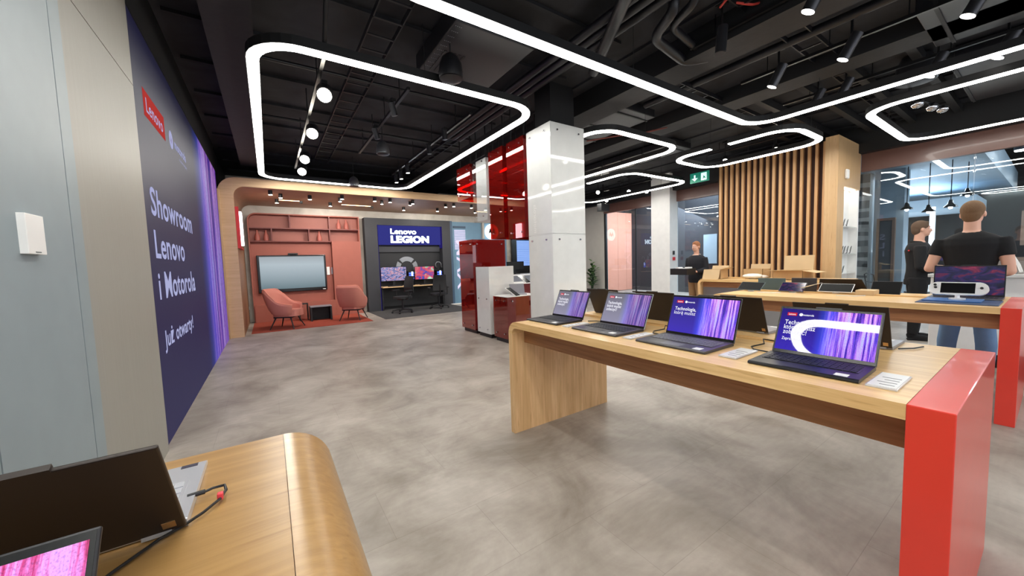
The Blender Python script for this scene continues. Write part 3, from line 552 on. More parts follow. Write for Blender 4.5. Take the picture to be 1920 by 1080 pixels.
# ------------------------------------------------------------------ slatted oak partition with phone niche
XS = 9.33; ya, yb = 2.42, 4.78
sw = thing('slat_partition', 'tall partition clad in vertical oak slats over a dark backing', 'partition', (9.8, 3.6, 0))
W(sw).box(XS+0.09, 10.47, 2.62, yb, 0, 3.62).build('core', 'slat_core', sw)
m = W(sw)
for k in range(17): yk = 2.66 + k*(yb-2.70)/16.5; m.box(XS+.02, XS+0.095, yk, yk+0.05, 0.0, 3.62)
m.build('slats', 'slat_oak', sw)
m = W(sw).box(9.08, 9.46, 2.40, 2.60, 0, 3.62).box(9.46, 10.47, 2.40, 2.60, 2.70, 3.62).box(9.46, 10.47, 2.40, 2.60, 0, 0.6); m.build('end_panel', 'oak_z', sw)
m = W(sw).box(9.46, 10.47, 2.56, 2.60, 0.6, 2.70).box(9.455, 9.465, 2.41, 2.56, 0.6, 2.70).box(10.42, 10.47, 2.41, 2.56, 0.6, 2.7); m.build('niche_back', 'white', sw)
W(sw).box(9.55, 10.35, 2.45, 2.5, 2.68, 2.70).build('niche_light', 'niche_light', sw)
for z in (0.98, 1.38, 1.93): W(sw).box(9.47, 10.40, 2.42, 2.56, z-0.012, z).build('niche_shelf', 'white_gloss', sw)
tag(MB().box(9.44, 9.58, 2.35, 2.40, 2.84, 3.02).build('motion_detector', 'white', bevel=0.02), 'small white detector on the oak panel above the lit niche', 'sensor')
ph = MB().box(-.037, .037, -.004, .004, 0, .155)
p0 = thing('display_phone', 'x', 'phone', (0, 0, 0), group='phones standing on the niche shelves')
b = ph.build('body', 'black_gloss', p0, bevel=0.002); MB().box(-.012, .012, .004, .06, 0, .05).build('stand', 'stand_white', p0)
pos = [(9.62, 1.93), (9.78, 1.93), (9.98, 1.93), (9.60, 1.38), (9.72, 1.38), (9.85, 1.38), (10.05, 1.38), (10.25, 1.38), (9.62, 0.98), (9.80, 0.98)]
nm = ['left', 'middle', 'right', 'first', 'second', 'third', 'fourth', 'fifth', 'left', 'right']
for i, (x, z) in enumerate(pos):
    rw = 'top' if z > 1.9 else ('middle' if z > 1.3 else 'bottom')
    lb = '%s phone from the left on the %s shelf of the lit niche' % (nm[i], rw) if i in (3, 4, 5, 6, 7) else '%s phone on the %s shelf of the lit niche' % (nm[i] if i != 1 else 'centre', rw)
    o = p0 if i == 0 else dup(p0)
    o['label'] = lb; o.location = (x, 2.485, z+0.004); o.rotation_euler = (0.25, 0.35, 0.5)

# exit sign hanging from the ceiling
ex = thing('exit_sign', 'green lit emergency exit sign hanging before the far glazing', 'exit sign', (9.0, 5.02, 3.3))
W(ex).box(8.985, 9.015, 4.79, 5.26, 3.25, 3.49).build('housing', 'green_sign', ex)
m = W(ex)
x_ = 8.982
m.add([(x_, 5.16, 3.44), (x_, 5.12, 3.44), (x_, 5.12, 3.36), (x_, 5.06, 3.36), (x_, 5.14, 3.29), (x_, 5.22, 3.36), (x_, 5.16, 3.36)], [(0, 1, 2, 6), (3, 4, 5)])
m.add([(x_, 4.98, 3.46), (x_, 4.98, 3.28), (x_, 4.84, 3.28), (x_, 4.84, 3.46)], [(0, 1, 2, 3)])
m.add([(x_-.002, 4.93, 3.40), (x_-.002, 4.88, 3.36), (x_-.002, 4.86, 3.30), (x_-.002, 4.90, 3.34), (x_-.002, 4.94, 3.30), (x_-.002, 4.92, 3.36)], [(0, 1, 2, 3), (0, 3, 4, 5)], 1)
m.build('pictogram', ['sign_white', 'green_sign'], ex)
W(ex).cyl((9.0, 4.85, 3.49), (9.0, 4.85, CZ), 0.006).build('hanger', 'black', ex); W(ex).cyl((9.0, 5.2, 3.49), (9.0, 5.2, CZ), 0.006).build('hanger', 'black', ex)

# ------------------------------------------------------------------ mall beyond the glass
struct(MB().box(10.8, 25, -7, 13, 4.6, 4.7).build('ceiling_mall', 'dark_wall'))
struct(MB().box(24.9, 25.1, -7, 13, 0, 4.6).box(10.7, 25, 12.9, 13.1, 0, 4.6).box(10.7, 25, -7.1, -6.9, 0, 4.6).build('wall_mall', 'dark_wall'))
cn = MB().box(11.3, 21.5, 1.0, 5.2, 3.35, 3.75).box(11.3, 21.5, 0.92, 1.0, 3.30, 3.95)
tag(cn.build('canopy', 'pale_blue'), 'pale blue suspended ceiling raft over the cafe beyond the glass', 'canopy')
tag(MB().box(17.0, 19.5, 1.4, 5.0, 2.6, 2.95).build('bulkhead', 'pale_blue'), 'pale blue lower box hanging deeper in the cafe beyond the glass', 'bulkhead')
m = MB(); rnd = random.Random(5); z = 0
m.box(12.5, 12.9, 2.68, 3.35, 0, 3.34)
while z < 3.2:
    h = 0.05+0.16*rnd.random(); s_ = 0.08*(rnd.random()-.3)
    m.add([(12.49, 2.68, z), (12.49, 3.35, z+s_), (12.49, 3.35, z+s_+h*1.1), (12.49, 2.68, z+h)], [(0, 1, 2, 3)], 1); z += h+0.08+0.14*rnd.random()
tag(m.build('stone_pillar', ['stone_light', 'stone_dark']), 'pillar striped in light and dark stone layers behind the glass', 'pillar')
tag(MB().box(12.6, 13.1, 2.10, 2.62, 0, 3.35).build('blue_pillar', 'pale_blue'), 'smooth pale blue pillar beyond the glass beside the striped one', 'pillar')
t = thing('door_frame', 'standing brown wooden door frame beyond the glass', 'door frame', (12.2, 2.3, 0))
W(t).box(12.15, 12.25, 2.42, 2.47, 0, 2.12).box(12.15, 12.25, 2.16, 2.21, 0, 2.12).box(12.15, 12.25, 2.16, 2.47, 2.12, 2.18).build('frame', 'door_wood', t)
W(t).box(12.19, 12.21, 2.21, 2.42, 0, 2.12).build('leaf', 'stone_dark', t)
# white post between the pillar and the people
tag(MB().box(14.9, 15.0, 1.9, 2.0, 0, 2.55).build('white_post', 'white'), 'slim white post standing in the cafe left of the jacketed man', 'post')
# pendants
pdp = [(12.5, 2.04, 2.36), (12.5, 1.70, 2.26), (12.5, 1.38, 2.32), (13.2, 1.22, 2.6)]
pw = ['leftmost black cafe pendant lamp beyond the glass', 'second black cafe pendant from the left, above the jacketed man', 'third cafe pendant with its bulb lit, left of the tall man\'s head', 'cafe pendant hanging just over the tall man\'s head']
for i, (x, y, z) in enumerate(pdp):
    t = thing('pendant_lamp', pw[i], 'pendant lamp', (x, y, z), group='black pendant lamps in the cafe')
    W(t).cyl((x, y, z+0.1), (x, y, 3.345), 0.008, n=6).build('cord', 'black', t)
    W(t).lathe([(0.11, 0), (0.105, 0.02), (0.05, 0.07), (0.03, 0.16), (0.0, 0.17)], (x, y, z), 16).build('shade', 'black_gloss', t, smooth=True)
    W(t).blob((x, y, z-0.005), (0.035, 0.035, 0.035)).build('bulb', 'spot_disc_dim' , t)
for i, (x, y, z) in enumerate(((14.5, 0.6, 3.6), (15.5, 0.2, 3.6), (17.0, 0.35, 3.6), (18.5, 0.1, 3.6), (19.5, 0.5, 3.6), (20.5, 0.2, 3.6), (22.0, 0.6, 3.6))):  # added glowing discs, standing in for spotlights mirrored in the glazing
    t = thing('mirror_glint', ['nearest','second nearest','third nearest','middle','third farthest','second farthest','farthest'][i]+' of the added bright glints standing in for lamps mirrored in the glass', 'glint', (x, y, z), group='added glints beyond the glass')
    W(t).cyl((x, y, z+.02), (x, y, z+.16), 0.1, n=16).cyl((x, y, z+.16), (x, y, 4.6), 0.01, n=6).build('housing', 'lamp_black', t); W(t).cyl((x, y, z), (x, y, z+.02), 0.09, n=20).build('lens', 'glint', t)
for (x, y) in ((14, 3), (18, 3), (14, -2), (18, -2), (13, 7.5), (17, 8)):
    l = bpy.data.lights.new('mall_light', 'AREA'); l.energy = 190; l.size = 1.6; l.color = (0.85, 0.93, 1.0); o = bpy.data.objects.new('mall_light', l); COL.objects.link(o); o.location = (x, y, 4.5 if not (1 < y < 5.2) else 3.28)
for (x, y, z, e) in ((13.5, 8.6, 3.4, 210), (14.0, 3.0, 1.4, 45), (18.0, 3.0, 1.4, 45)):  # added unseen fills: one for the pink doors, two lifting the canopy underside
    l = bpy.data.lights.new('fill_light', 'AREA'); l.energy = e; l.size = 2.4; l.color = (0.88, 0.94, 1.0); o = bpy.data.objects.new('fill_light', l); COL.objects.link(o); o.location = (x, y, z)
    if z < 3: o.rotation_euler = (PI, 0, 0)
    else: o.rotation_euler = (0.5, 0, 0)
# pink doors in the lobby beyond
t = thing('pink_doors', 'tall salmon pink double doors beyond the far glazing', 'doors', (13.6, 11.0, 0))
W(t).box(12.2, 13.05, 11.0, 11.1, 0.02, 3.5).build('door_leaf', 'pink_door', t); W(t).box(13.06, 13.62, 11.0, 11.1, 0.02, 3.5).build('door_leaf', 'pink_door', t); W(t).box(13.63, 14.9, 11.0, 11.1, 0.02, 3.5).build('door_leaf', 'pink_door', t)
W(t).box(12.1, 12.2, 10.96, 11.15, 0, 3.9).box(14.9, 15.3, 10.96, 11.15, 0, 3.9).box(12.2, 14.9, 10.98, 11.15, 3.5, 3.56).build('frame', 'black', t)
struct(MB().box(10.7, 12.1, 11.0, 11.2, 0, 4.6).box(15.3, 25, 11.0, 11.2, 0, 4.6).box(12.1, 15.3, 11.16, 11.3, 3.56, 4.6).build('wall_lobby', 'dark_wall'))
# grey pictures in the mall shop left of the slats
for i, (y, lb) in enumerate(((4.95, 'pale poster beyond the glass nearest the oak slats'), (5.75, 'pale poster beyond the glass right of the man carrying a crate'))):
    tag(MB().box(13.9, 13.94, y+1.35, y+1.85, 1.15, 2.25).build('poster', 'pale_blue'), lb, 'poster', 'posters in the shop beyond the glass')
struct(MB().box(14.0, 14.2, 5.3, 11, 0, 4.6).build('wall_shop', 'charcoal'))

# white serving counter at the right with machine
ct = thing('cafe_counter', 'white serving counter with black base behind the tall man', 'counter', (7.2, -0.3, 0))
W(ct).box(6.95, 7.6, -2.4, 0.90, 0.16, 1.06).build('counter_body', 'white', ct, bevel=0.01); W(ct).box(7.0, 7.55, -2.38, 0.86, 0.0, 0.16).build('plinth', 'black', ct)
W(ct).box(6.90, 7.65, -2.42, 0.92, 1.06, 1.10).build('counter_top', 'white_gloss', ct, bevel=0.006)
em = thing('coffee_machine', 'black and chrome espresso machine on the white counter at the right edge', 'coffee machine', (7.3, 0.0, 1.10))
W(em).box(7.1, 7.5, -0.75, 0.12, 1.20, 1.46).build('body', 'black_gloss', em, bevel=0.02); W(em).box(7.02, 7.52, -0.78, 0.14, 1.10, 1.14).build('drip_tray', 'plastic_black', em, bevel=0.005)
W(em).tube([(7.1, 0.24, 1.12), (7.08, 0.26, 1.2), (7.06, 0.30, 1.30), (7.06, 0.36, 1.32)], 0.014).build('side_handle', 'white', em, smooth=True)
W(em).cyl((7.12, -0.05, 1.2), (7.02, -0.05, 1.17), 0.03).cyl((7.05, -0.05, 1.17), (6.93, -0.05, 1.17), 0.01).box(7.12, 7.48, -0.72, 0.1, 1.14, 1.2).build('group_head', 'chrome', em)
bagl = thing('black_bag', 'black bag lying on the floor by the foot of the white counter', 'bag', (6.7, -0.1, 0))
W(bagl).blob((6.62, -0.15, 0.13), (0.22, 0.42, 0.13)).build('body', 'cloth_black', bagl, smooth=True); W(bagl).tube([(6.6, -0.3, 0.2), (6.6, -0.25, 0.3), (6.6, -0.05, 0.3), (6.6, 0, 0.2)], 0.012).build('handle', 'cloth_black', bagl)

for i, (y, lb) in enumerate(((0.25, 'menu board nearest the tall man in the dark hall beyond the glass'), (-0.55, 'middle menu board in the dark hall beyond the glass'), (-1.35, 'menu board farthest right in the dark hall beyond the glass'))):
    t = thing('menu_board', lb, 'menu board', (16.5, y, 1.9), group='menu boards in the dark hall')
    W(t).box(16.5, 16.55, y-.36, y+.36, 1.45, 2.35).build('board', 'door_wood', t)
    m = W(t); rnd = random.Random(i)
    for a in range(5):
        for b_ in range(4):
            if rnd.random() < .75: m.box(16.49, 16.5, y-.3+b_*.16, y-.2+b_*.16, 1.52+a*.16, 1.60+a*.16)
    m.build('menu_print', 'vase', t)
tag(MB().box(16.0, 16.6, -4, 1.0, 0, 1.1).box(16.1, 16.5, -4, 1.0, 1.1, 1.14).build('bar_counter', 'door_wood'), 'dark wooden bar below the menu boards beyond the glass', 'counter')
def cafe_chair(x, y, rz, label):
    t = thing('cafe_chair', label, 'chair', (x, y, 0), rz, group='thin black cafe chairs beyond the glass')
    for sx in (-1, 1):
        for sy in (-1, 1): MB().tube([(sx*.17, sy*.17, .45), (sx*.21, sy*.21, 0)], .012, 8).build('leg', 'black', t)
    MB().prism([(0.2*math.cos(a*PI/10), 0.2*math.sin(a*PI/10)) for a in range(20)], 'Z', .45, .48).build('seat', 'black', t)
    MB().tube([(-.19, .16, .46), (-.2, .22, .88), (0, .26, .92), (.2, .22, .88), (.19, .16, .46)], .012, 8).tube([(-.19, .2, .7), (0, .24, .72), (.19, .2, .7)], .01, 8).build('backrest', 'black', t, smooth=True)
cafe_chair(11.6, 2.25, 0.6, 'thin black cafe chair just behind the glass beside the brown door frame')
cafe_chair(12.0, 1.75, -2.2, 'thin black cafe chair beyond the glass nearest the jacketed man')
# ================================================================== CEILING LIGHT RINGS
RZ = 3.35
def rrect(x0, x1, y0, y1, r, n=8):
    return arc(x1-r, y1-r, r, 0, 90, n)+arc(x0+r, y1-r, r, 90, 180, n)+arc(x0+r, y0+r, r, 180, 270, n)+arc(x1-r, y0+r, r, 270, 360, n)
def offs(pts, d, closed=True):
    out = []; n = len(pts)
    for i, p in enumerate(pts):
        a = pts[(i-1) % n] if (closed or i > 0) else p; b = pts[(i+1) % n] if (closed or i < n-1) else p
        t = Vector((b[0]-a[0], b[1]-a[1])).normalized(); out.append((p[0]-t.y*d, p[1]+t.x*d))
    return out
def light_ring(label, x0, x1, y0, y1, r=0.38, gap=None, wd=0.048, hangers=()):
    t = thing('ceiling_light_ring', label, 'light', ((x0+x1)/2, (y0+y1)/2, RZ), group='rounded light loops under the black ceiling')
    p = rrect(x0, x1, y0, y1, r); closed = True
    if gap:   # gap on the low-x side between two y values
        g0, g1 = gap; i = [k for k, q in enumerate(p) if abs(q[0]-x0) < 1e-6][0]
        k1 = [k for k, q in enumerate(p) if abs(q[0]-x0) < 1e-6 and q[1] > (y0+y1)/2][0]; k2 = [k for k, q in enumerate(p) if abs(q[0]-x0) < 1e-6 and q[1] < (y0+y1)/2][0]
        p = [(x0, g0)] + p[k2:] + p[:k1+1] + [(x0, g1)]; closed = False
    W(t).strip(offs(p, -wd, closed), offs(p, wd, closed), 'Z', RZ, RZ+0.012, closed=closed).build('diffuser', 'led_white', t)
    W(t).strip(offs(p, -wd-.006, closed), offs(p, wd+.006, closed), 'Z', RZ+0.012, RZ+0.095, closed=closed).build('housing', 'black', t)
    for (hx, hy) in ((x0, y0+.8), (x0, y1-.8), (x1, y0+.8), (x1, y1-.8), ((x0+x1)/2, y0), ((x0+x1)/2, y1)): W(t).cyl((hx, hy, RZ+.09), (hx, hy, CZ), 0.003, n=5).build('suspension_wire', 'black', t)
    return t
light_ring('large light loop on the left above the open floor', 0.0, 3.03, 3.83, 9.36)
light_ring('biggest light loop crossing the top of the view over the laptop tables', 0.66, 6.28, -3.2, 2.68)
light_ring('narrow light loop overhead, mirrored in the navy laptop screen', -0.68, -0.06, -2.5, 1.62, r=0.28)
light_ring('light loop at the upper right with people standing below', 7.06, 9.75, -3.0, 1.61)
light_ring('light loop behind the white pillar', 4.24, 6.3, 3.85, 9.0)
light_ring('farthest light loop near the pink doors with a gap in its side', 6.90, 9.25, 5.46, 8.97, gap=(6.75, 7.05))
light_ring('small oblong light loop in front of the slatted partition with a gap in its side', 6.85, 8.28, 2.36, 4.42, r=0.4, gap=(3.3, 3.62))

# ================================================================== SPOTLIGHTS ON TRACKS
def spotlight(label, p, d, L=0.26, r=0.05, group='black cylinder spotlights on tracks', disc='spot_disc_dim', top=None, power=0, big=None, rod=True):
    """p = centre of the lit mouth, d = direction it shines"""
    p, d = Vector(p), Vector(d).normalized(); t = thing('track_spotlight', label, 'spotlight', tuple(p), group=group)
    q = p - d*L
    m = W(t).cyl(p, q, r, n=20); m.build('body', 'lamp_black', t, smooth=True)
    W(t).cyl(p+d*0.001, p+d*0.004, big or r*0.86, n=20).build('lens', disc, t)
    if rod:
        z = top or CZ; mid = p-d*L*0.6
        W(t).cyl(mid, (mid.x, mid.y, z), 0.012, n=8).box(mid.x-.03, mid.x+.03, mid.y-.05, mid.y+.05, z-.04, z).build('bracket', 'track_black', t)
    if power: spot('spot_lamp', tuple(d*0.02), tuple(d*1.02), power, parent=t, size=60)
    return t
TZ = 3.72
def track(x, y0, y1, z, label):
    t = thing('light_track', label, 'light track', (x, (y0+y1)/2, z), group='straight black light tracks')
    W(t).box(x-.018, x+.018, y0, y1, z, z+.035).build('rail', 'track_black', t)
    for k in range(4): yy = y0+(y1-y0)*(k+.5)/4; W(t).cyl((x, yy, z+.03), (x, yy, CZ), 0.006, n=6).build('hanger', 'track_black', t)
track(0.60, 4.2, 9.0, 3.52, 'black light track with four glaring lamps inside the left loop')
track(1.60, 4.6, 7.6, 3.6, 'black light track left of the hanging bell speakers')
track(2.62, 4.9, 9.0, 3.6, 'black light track with small downlights near the red glass column')
track(4.10, 0.2, 2.4, TZ, 'black light track above the first laptop table')
track(5.50, 0.0, 2.5, TZ, 'black light track above the second product table')
track(6.85, -0.2, 2.5, TZ, 'black light track beside the upper right loop')
track(8.60, 2.6, 4.6, TZ, 'short black light track in front of the slats')
track(9.60, 6.8, 9.6, TZ, 'black light track near the pink doors')
for i, (x, y) in enumerate(((0.64, 4.62), (0.64, 5.99), (0.65, 7.44), (0.67, 8.38))):
    nm_ = ['nearest', 'second nearest', 'third nearest', 'farthest'][i]
    spotlight('%s of the four glaring lamps inside the left light loop' % nm_, (x, y, 3.33), (-0.12, -0.75, -0.55), L=0.20, r=0.085, disc='spot_disc', group='glaring lamps inside the left loop', top=3.52, power=25)
for x, y, z, lb in ((1.525, 4.98, 3.40, 'nearer spotlight on the track beside the grey bell speaker'), (1.548, 6.0, 3.40, 'farther spotlight on the track beside the grey bell speaker')):
    spotlight(lb, (x, y, z), (0.3, 0.1, -1), L=0.16, r=0.04, top=3.6, disc='lamp_black')
for i, (x, y, z) in enumerate(((2.50, 5.58, 3.42), (2.56, 6.42, 3.42), (2.62, 7.85, 3.40), (2.66, 8.45, 3.40), (2.67, 8.85, 3.40))):
    spotlight(['nearest', 'second', 'third', 'fourth', 'farthest'][i] + ' spotlight on the track running towards the dark gaming booth', (x, y, z), (0.1, 0.0, -1), L=0.17, r=0.042, top=3.6, disc='spot_disc_dim' if i > 1 else 'lamp_black', power=25 if i > 1 else 0, group='spotlights on the track towards the gaming booth')
sp = [(4.045, 1.303, 60, 'lit spotlight at the very top, left of the other one'), (5.355, 1.404, 50, 'lit spotlight in the middle of the upper right ceiling'), (5.39, 2.092, 50, 'spotlight left of centre below the ribbed duct'), (6.806, 0.971, 50, 'spotlight just above the long light line, right of the pair'),
      (6.856, 0.475, 50, 'rightmost spotlight overlapping the long light line'), (6.689, 2.084, 40, 'unlit-looking spotlight nearest the corner of the long light line'), (6.627, 1.765, 50, 'bright spotlight beside the corner of the long light line'), (5.407, 0.551, 60, 'spotlight in the top right corner')]
for x, y, pw_, lb in sp:
    spotlight(lb, (x, y, 3.5), (-0.12, 0.42, -0.90), L=0.26, r=0.052, power=pw_*0.7, big=0.05)
spotlight('dark vertical spotlight hanging below the bent pipes', (3.92, 1.98, 3.44), (-0.15, 0, -1), L=0.27, r=0.05, disc='lamp_black')
for x, y, lb in ((8.55, 4.2, 'left glowing lamp in the oblong loop before the slats'), (8.62, 3.25, 'right glowing lamp in the oblong loop before the slats')):
    spotlight(lb, (x, y, 3.50), (-0.7, -0.3, -0.6), L=0.16, r=0.06, disc='spot_disc', power=30, group='lamps before the slats')
for i, (x, y) in enumerate(((8.55, 7.95), (9.36, 7.44), (9.6, 8.0), (9.9, 7.2), (10.0, 8.9))):
    spotlight(['leftmost', 'upper', 'middle', 'rightmost', 'lowest'][i] + ' glowing lamp by the farthest light loop', (x, y, 3.48), (-0.7, -0.5, -0.5), L=0.16, r=0.06, disc='spot_disc', power=30, group='lamps near the farthest loop')
# soffit spots inside the portal
ar_sp = [(0.14, 9.86), (0.34, 10.2), (0.28, 11.0), (0.94, 10.16), (1.61, 9.83), (1.62, 10.2), (1.50, 11.04), (2.38, 9.83), (2.65, 10.2), (2.77, 9.85), (3.38, 9.85), (3.51, 11.07), (3.39, 10.1), (4.52, 10.9), (4.43, 10.05), (4.60, 9.86), (5.2, 9.9), (5.8, 10.8), (6.6, 10.2), (7.5, 10.8)]
s0 = None
for i, (x, y) in enumerate(ar_sp):
    if i < 5: wh = 'over the left part of the rust carpet'
    elif i < 9: wh = 'over the right part of the rust carpet'
    elif i < 13: wh = 'over the left half of the gaming carpet'
    elif i < 16: wh = 'over the right half of the gaming carpet'
    else: wh = 'beyond the red glass column'
    if s0 is None:
        t = thing('soffit_spotlight', 'x', 'spotlight', (0, 0, 0), group='soffit x')
        MB().cyl((0, 0, -.008), (0, 0, .09), 0.042, n=18).build('body', 'black', t, smooth=True); MB().cyl((0, 0, -.012), (0, 0, -.008), 0.036, n=18).build('lens', 'spot_disc', t); s0 = t
    else: t = dup(s0)
    row = [q for q in ar_sp if (q[1] < 9.95) == (y < 9.95) and (q[1] > 10.5) == (y > 10.5)]; row.sort(); kk = row.index((x, y))
    t.location = (x, y, 3.10); t['label'] = ['first', 'second', 'third', 'fourth', 'fifth', 'sixth', 'seventh', 'eighth'][kk]+' from the left in the '+('front' if y < 9.95 else ('back' if y > 10.5 else 'middle'))+' row of soffit spotlights in the oak portal'; t['group'] = 'soffit spotlights ' + wh
    if i in (0, 3, 4, 6, 7, 9, 12, 13, 16, 18): spot('soffit_lamp', (x, y, 3.07), (x+.1, y+1.5, 2.0), 44, size=120)
for x0_, x1_, y_, lb in ((0.33, 0.80, 11.1, 'short recessed warm light line in the oak soffit'), (1.82, 2.62, 11.27, 'longer recessed warm light line in the oak soffit')):
    t = thing('soffit_light_line', lb, 'light', (x0_, y_, 3.19)); W(t).box(x0_, x1_, y_-.02, y_+.02, 3.183, 3.196).build('diffuser', 'warm_line', t); W(t).box(x1_-.02, x1_+.05, y_-.03, y_+.03, 3.13, 3.19).build('end_cap', 'black', t)

# ================================================================== SERVICES UNDER THE CEILING
def bell(loc, r, label, matn):
    x, y, z = loc; t = thing('hanging_speaker', label, 'speaker', loc, group='bell shaped speakers hanging from the ceiling')
    W(t).lathe([(r*0.98, 0), (r, 0.02), (r*1.0, r*0.5), (r*0.93, r*1.1), (r*0.72, r*1.6), (r*0.4, r*1.9), (0.02, r*2.0)], loc, 28).build('shell', matn, t, smooth=True)
    W(t).lathe([(r*0.9, -0.01), (r*0.5, -0.018), (0.01, -0.02)], loc, 24).build('grille', 'plastic_black', t, smooth=True)
    W(t).cyl((x, y, z+r*1.9), (x, y, CZ), 0.008, n=6).build('hanger', 'black', t)
bell((1.72, 3.62, 3.35), 0.125, 'large black bell speaker hanging under the grey air unit', 'duct_black')
bell((1.78, 6.6, 3.36), 0.11, 'grey bell speaker hanging inside the left loop', 'grey_metal')
bell((1.76, 9.1, 3.28), 0.11, 'far bell speaker hanging just before the oak portal', 'grey_metal')
bell((7.25, 1.15, 3.62), 0.20, 'bell speaker at the upper right between two light lines', 'lamp_black')
bell((7.20, 6.45, 3.45), 0.11, 'small pale bell speaker by the gap of the farthest loop', 'white')
hv = thing('air_unit', 'flat grey air conditioning cassette with slots and punched holes above the left loop', 'air unit', (2.1, 3.8, 3.72))
W(hv).box(1.62, 2.55, 3.25, 4.36, 3.70, 3.91).build('casing', 'duct_black', hv, bevel=0.01)
m = W(hv)
for k in range(5): m.box(1.72+k*.055, 1.745+k*.055, 3.75, 4.2, 3.694, 3.70)
m.build('slots', 'black', hv)
m = W(hv)
for i in range(4):
    for j in range(10): m.cyl((1.65+i*.02, 3.32+j*.09, 3.7), (1.65+i*.02, 3.32+j*.09, 3.697), 0.006, n=6)
m.build('punched_holes', 'grey_metal', hv)
def pipe(pts, r, label, name='pipe', cat='pipe', matn='duct_black', n=12, group=None):
    # round the bends a little
    P = [Vector(p) for p in pts]; out = [P[0]]
    for i in range(1, len(P)-1):
        a = (P[i-1]-P[i]); b = (P[i+1]-P[i]); k = min(r*2.5, a.length*.4, b.length*.4); a = a.normalized()*k; b = b.normalized()*k
        for t_ in (0, .25, .5, .75, 1): out.append((P[i]+a)*(1-t_)**2 + P[i]*2*t_*(1-t_) + (P[i]+b)*t_**2)
    out.append(P[-1])
    return tag(MB().tube([tuple(p) for p in out], r, n).build(name, matn, smooth=True), label, cat, group)
pipe([(0.56, 3.0, 3.93), (0.56, 3.55, 3.80), (0.56, 3.83, 3.46)], 0.02, 'thin black conduit dropping to the left light loop')
for k in range(3): pipe([(2.95+k*.13, -1.5, 3.80), (2.95+k*.13, 2.35+.12*k, 3.80), (2.95+k*.13, 6.5, 3.80)], 0.045, ['left', 'middle', 'right'][k] + ' of three parallel black pipes above the white pillar', group='parallel black pipes')
pipe([(3.3, 2.1, 3.93), (3.32, 2.1, 3.72), (3.5, 2.45, 3.70), (4.25, 2.55, 3.70), (4.6, 2.1, 3.72), (4.6, 1.2, 3.8)], 0.05, 'thick bent black pipe looping around the dark spotlight')
pipe([(3.42, 1.95, 3.93), (3.44, 1.97, 3.76), (3.58, 2.3, 3.76), (4.2, 2.38, 3.76), (4.45, 2.0, 3.78), (4.45, 1.2, 3.85)], 0.04, 'inner bent black pipe parallel to the thicker one')
pipe([(2.2, 1.4, 3.66), (3.0, 2.6, 3.66), (3.4, 3.2, 3.66)], 0.06, 'slanting black duct left of the pipe bundle')
for (a, b_, lb) in (((3.65, 1.75, 3.86), (3.85, 1.95, 3.84), 'short red cable end in the dark ceiling void'), ((3.95, 1.85, 3.86), (4.2, 1.72, 3.88), 'red cable right of the other red cable in the ceiling void')):
    pipe([a, ((a[0]+b_[0])/2, (a[1]+b_[1])/2-.03, 3.83), b_], 0.011, lb, 'cable', 'cable', 'cable_red', 8)
pipe([(3.2, 1.5, 3.88), (3.35, 1.62, 3.86)], 0.011, 'short blue cable end high in the dark ceiling void', 'cable', 'cable', 'cable_blue', 8)
pipe([(5.3, 5.2, 3.72), (5.6, 4.6, 3.70), (5.85, 4.55, 3.72), (6.1, 4.0, 3.74)], 0.014, 'thin dark red pipe inside the loop behind the pillar', 'pipe', 'pipe', 'rust_dark', 8)
pipe([(5.2, -1.0, 3.86), (5.2, 3.8, 3.86)], 0.05, 'long straight black pipe along the ceiling right of centre')
pipe([(-0.3, 5.2, 3.86), (3.5, 5.2, 3.86)], 0.022, 'thin conduit crossing the ceiling inside the left loop')
pipe([(-0.3, 7.1, 3.86), (3.5, 7.1, 3.86)], 0.022, 'farther thin conduit crossing the ceiling inside the left loop')
def tray(x0, x1, y0, y1, z, label, along='Y'):
    t = thing('cable_tray', label, 'cable tray', ((x0+x1)/2, (y0+y1)/2, z), group='black cable trays')
    if along == 'Y': W(t).box(x0, x0+.012, y0, y1, z, z+.06).box(x1-.012, x1, y0, y1, z, z+.06).build('side_rail', 'duct_black', t)
    else: W(t).box(x0, x1, y0, y0+.012, z, z+.06).box(x0, x1, y1-.012, y1, z, z+.06).build('side_rail', 'duct_black', t)
    if along == 'Y':
        k = y0
        while k < y1: W(t).box(x0, x1, k, k+.025, z, z+.012).build('rung', 'duct_black', t); k += .3
    else:
        k = x0
        while k < x1: W(t).box(k, k+.025, y0, y1, z, z+.012).build('rung', 'duct_black', t); k += .3
    return t
tray(1.0, 1.3, -1, 9.5, 3.84, 'black cable tray running the length of the left ceiling')
tray(3.06, 3.26, 6.6, 11, 3.82, 'black cable tray above the red glass column')
tray(2.2, 10.2, 1.62, 1.86, 3.84, 'black cable tray crossing behind the upper spotlights', 'X')
tray(4.7, 10.2, 3.0, 3.25, 3.80, 'black cable tray crossing near the slatted partition', 'X')
for i, (x0_, x1_, y0_, y1_, z, lb) in enumerate(((5.5, 6.6, -0.6, 0.9, 3.74, 'ribbed perforated duct section at the top right'), (7.3, 9.6, 0.1, 0.9, 3.76, 'flat perforated duct inside the upper right loop'), (4.8, 5.6, 3.9, 7.5, 3.78, 'wide black air duct behind the white pillar'), (0.04, 0.5, -1, 2.3, 3.70, 'dark grey duct over the near desk'), (7.2, 7.9, 4.6, 8.8, 3.78, 'black air duct towards the pink doors'))):
    t = thing('air_duct', lb, 'air duct', ((x0_+x1_)/2, (y0_+y1_)/2, z)); W(t).box(x0_, x1_, y0_, y1_, z, CZ-.04).build('casing', 'duct_black', t, bevel=0.01)
    k = y0_+.15
    while k < y1_: W(t).box(x0_-.012, x1_+.012, k, k+.03, z-.012, CZ-.045).build('flange', 'ceiling_black', t); k += .6
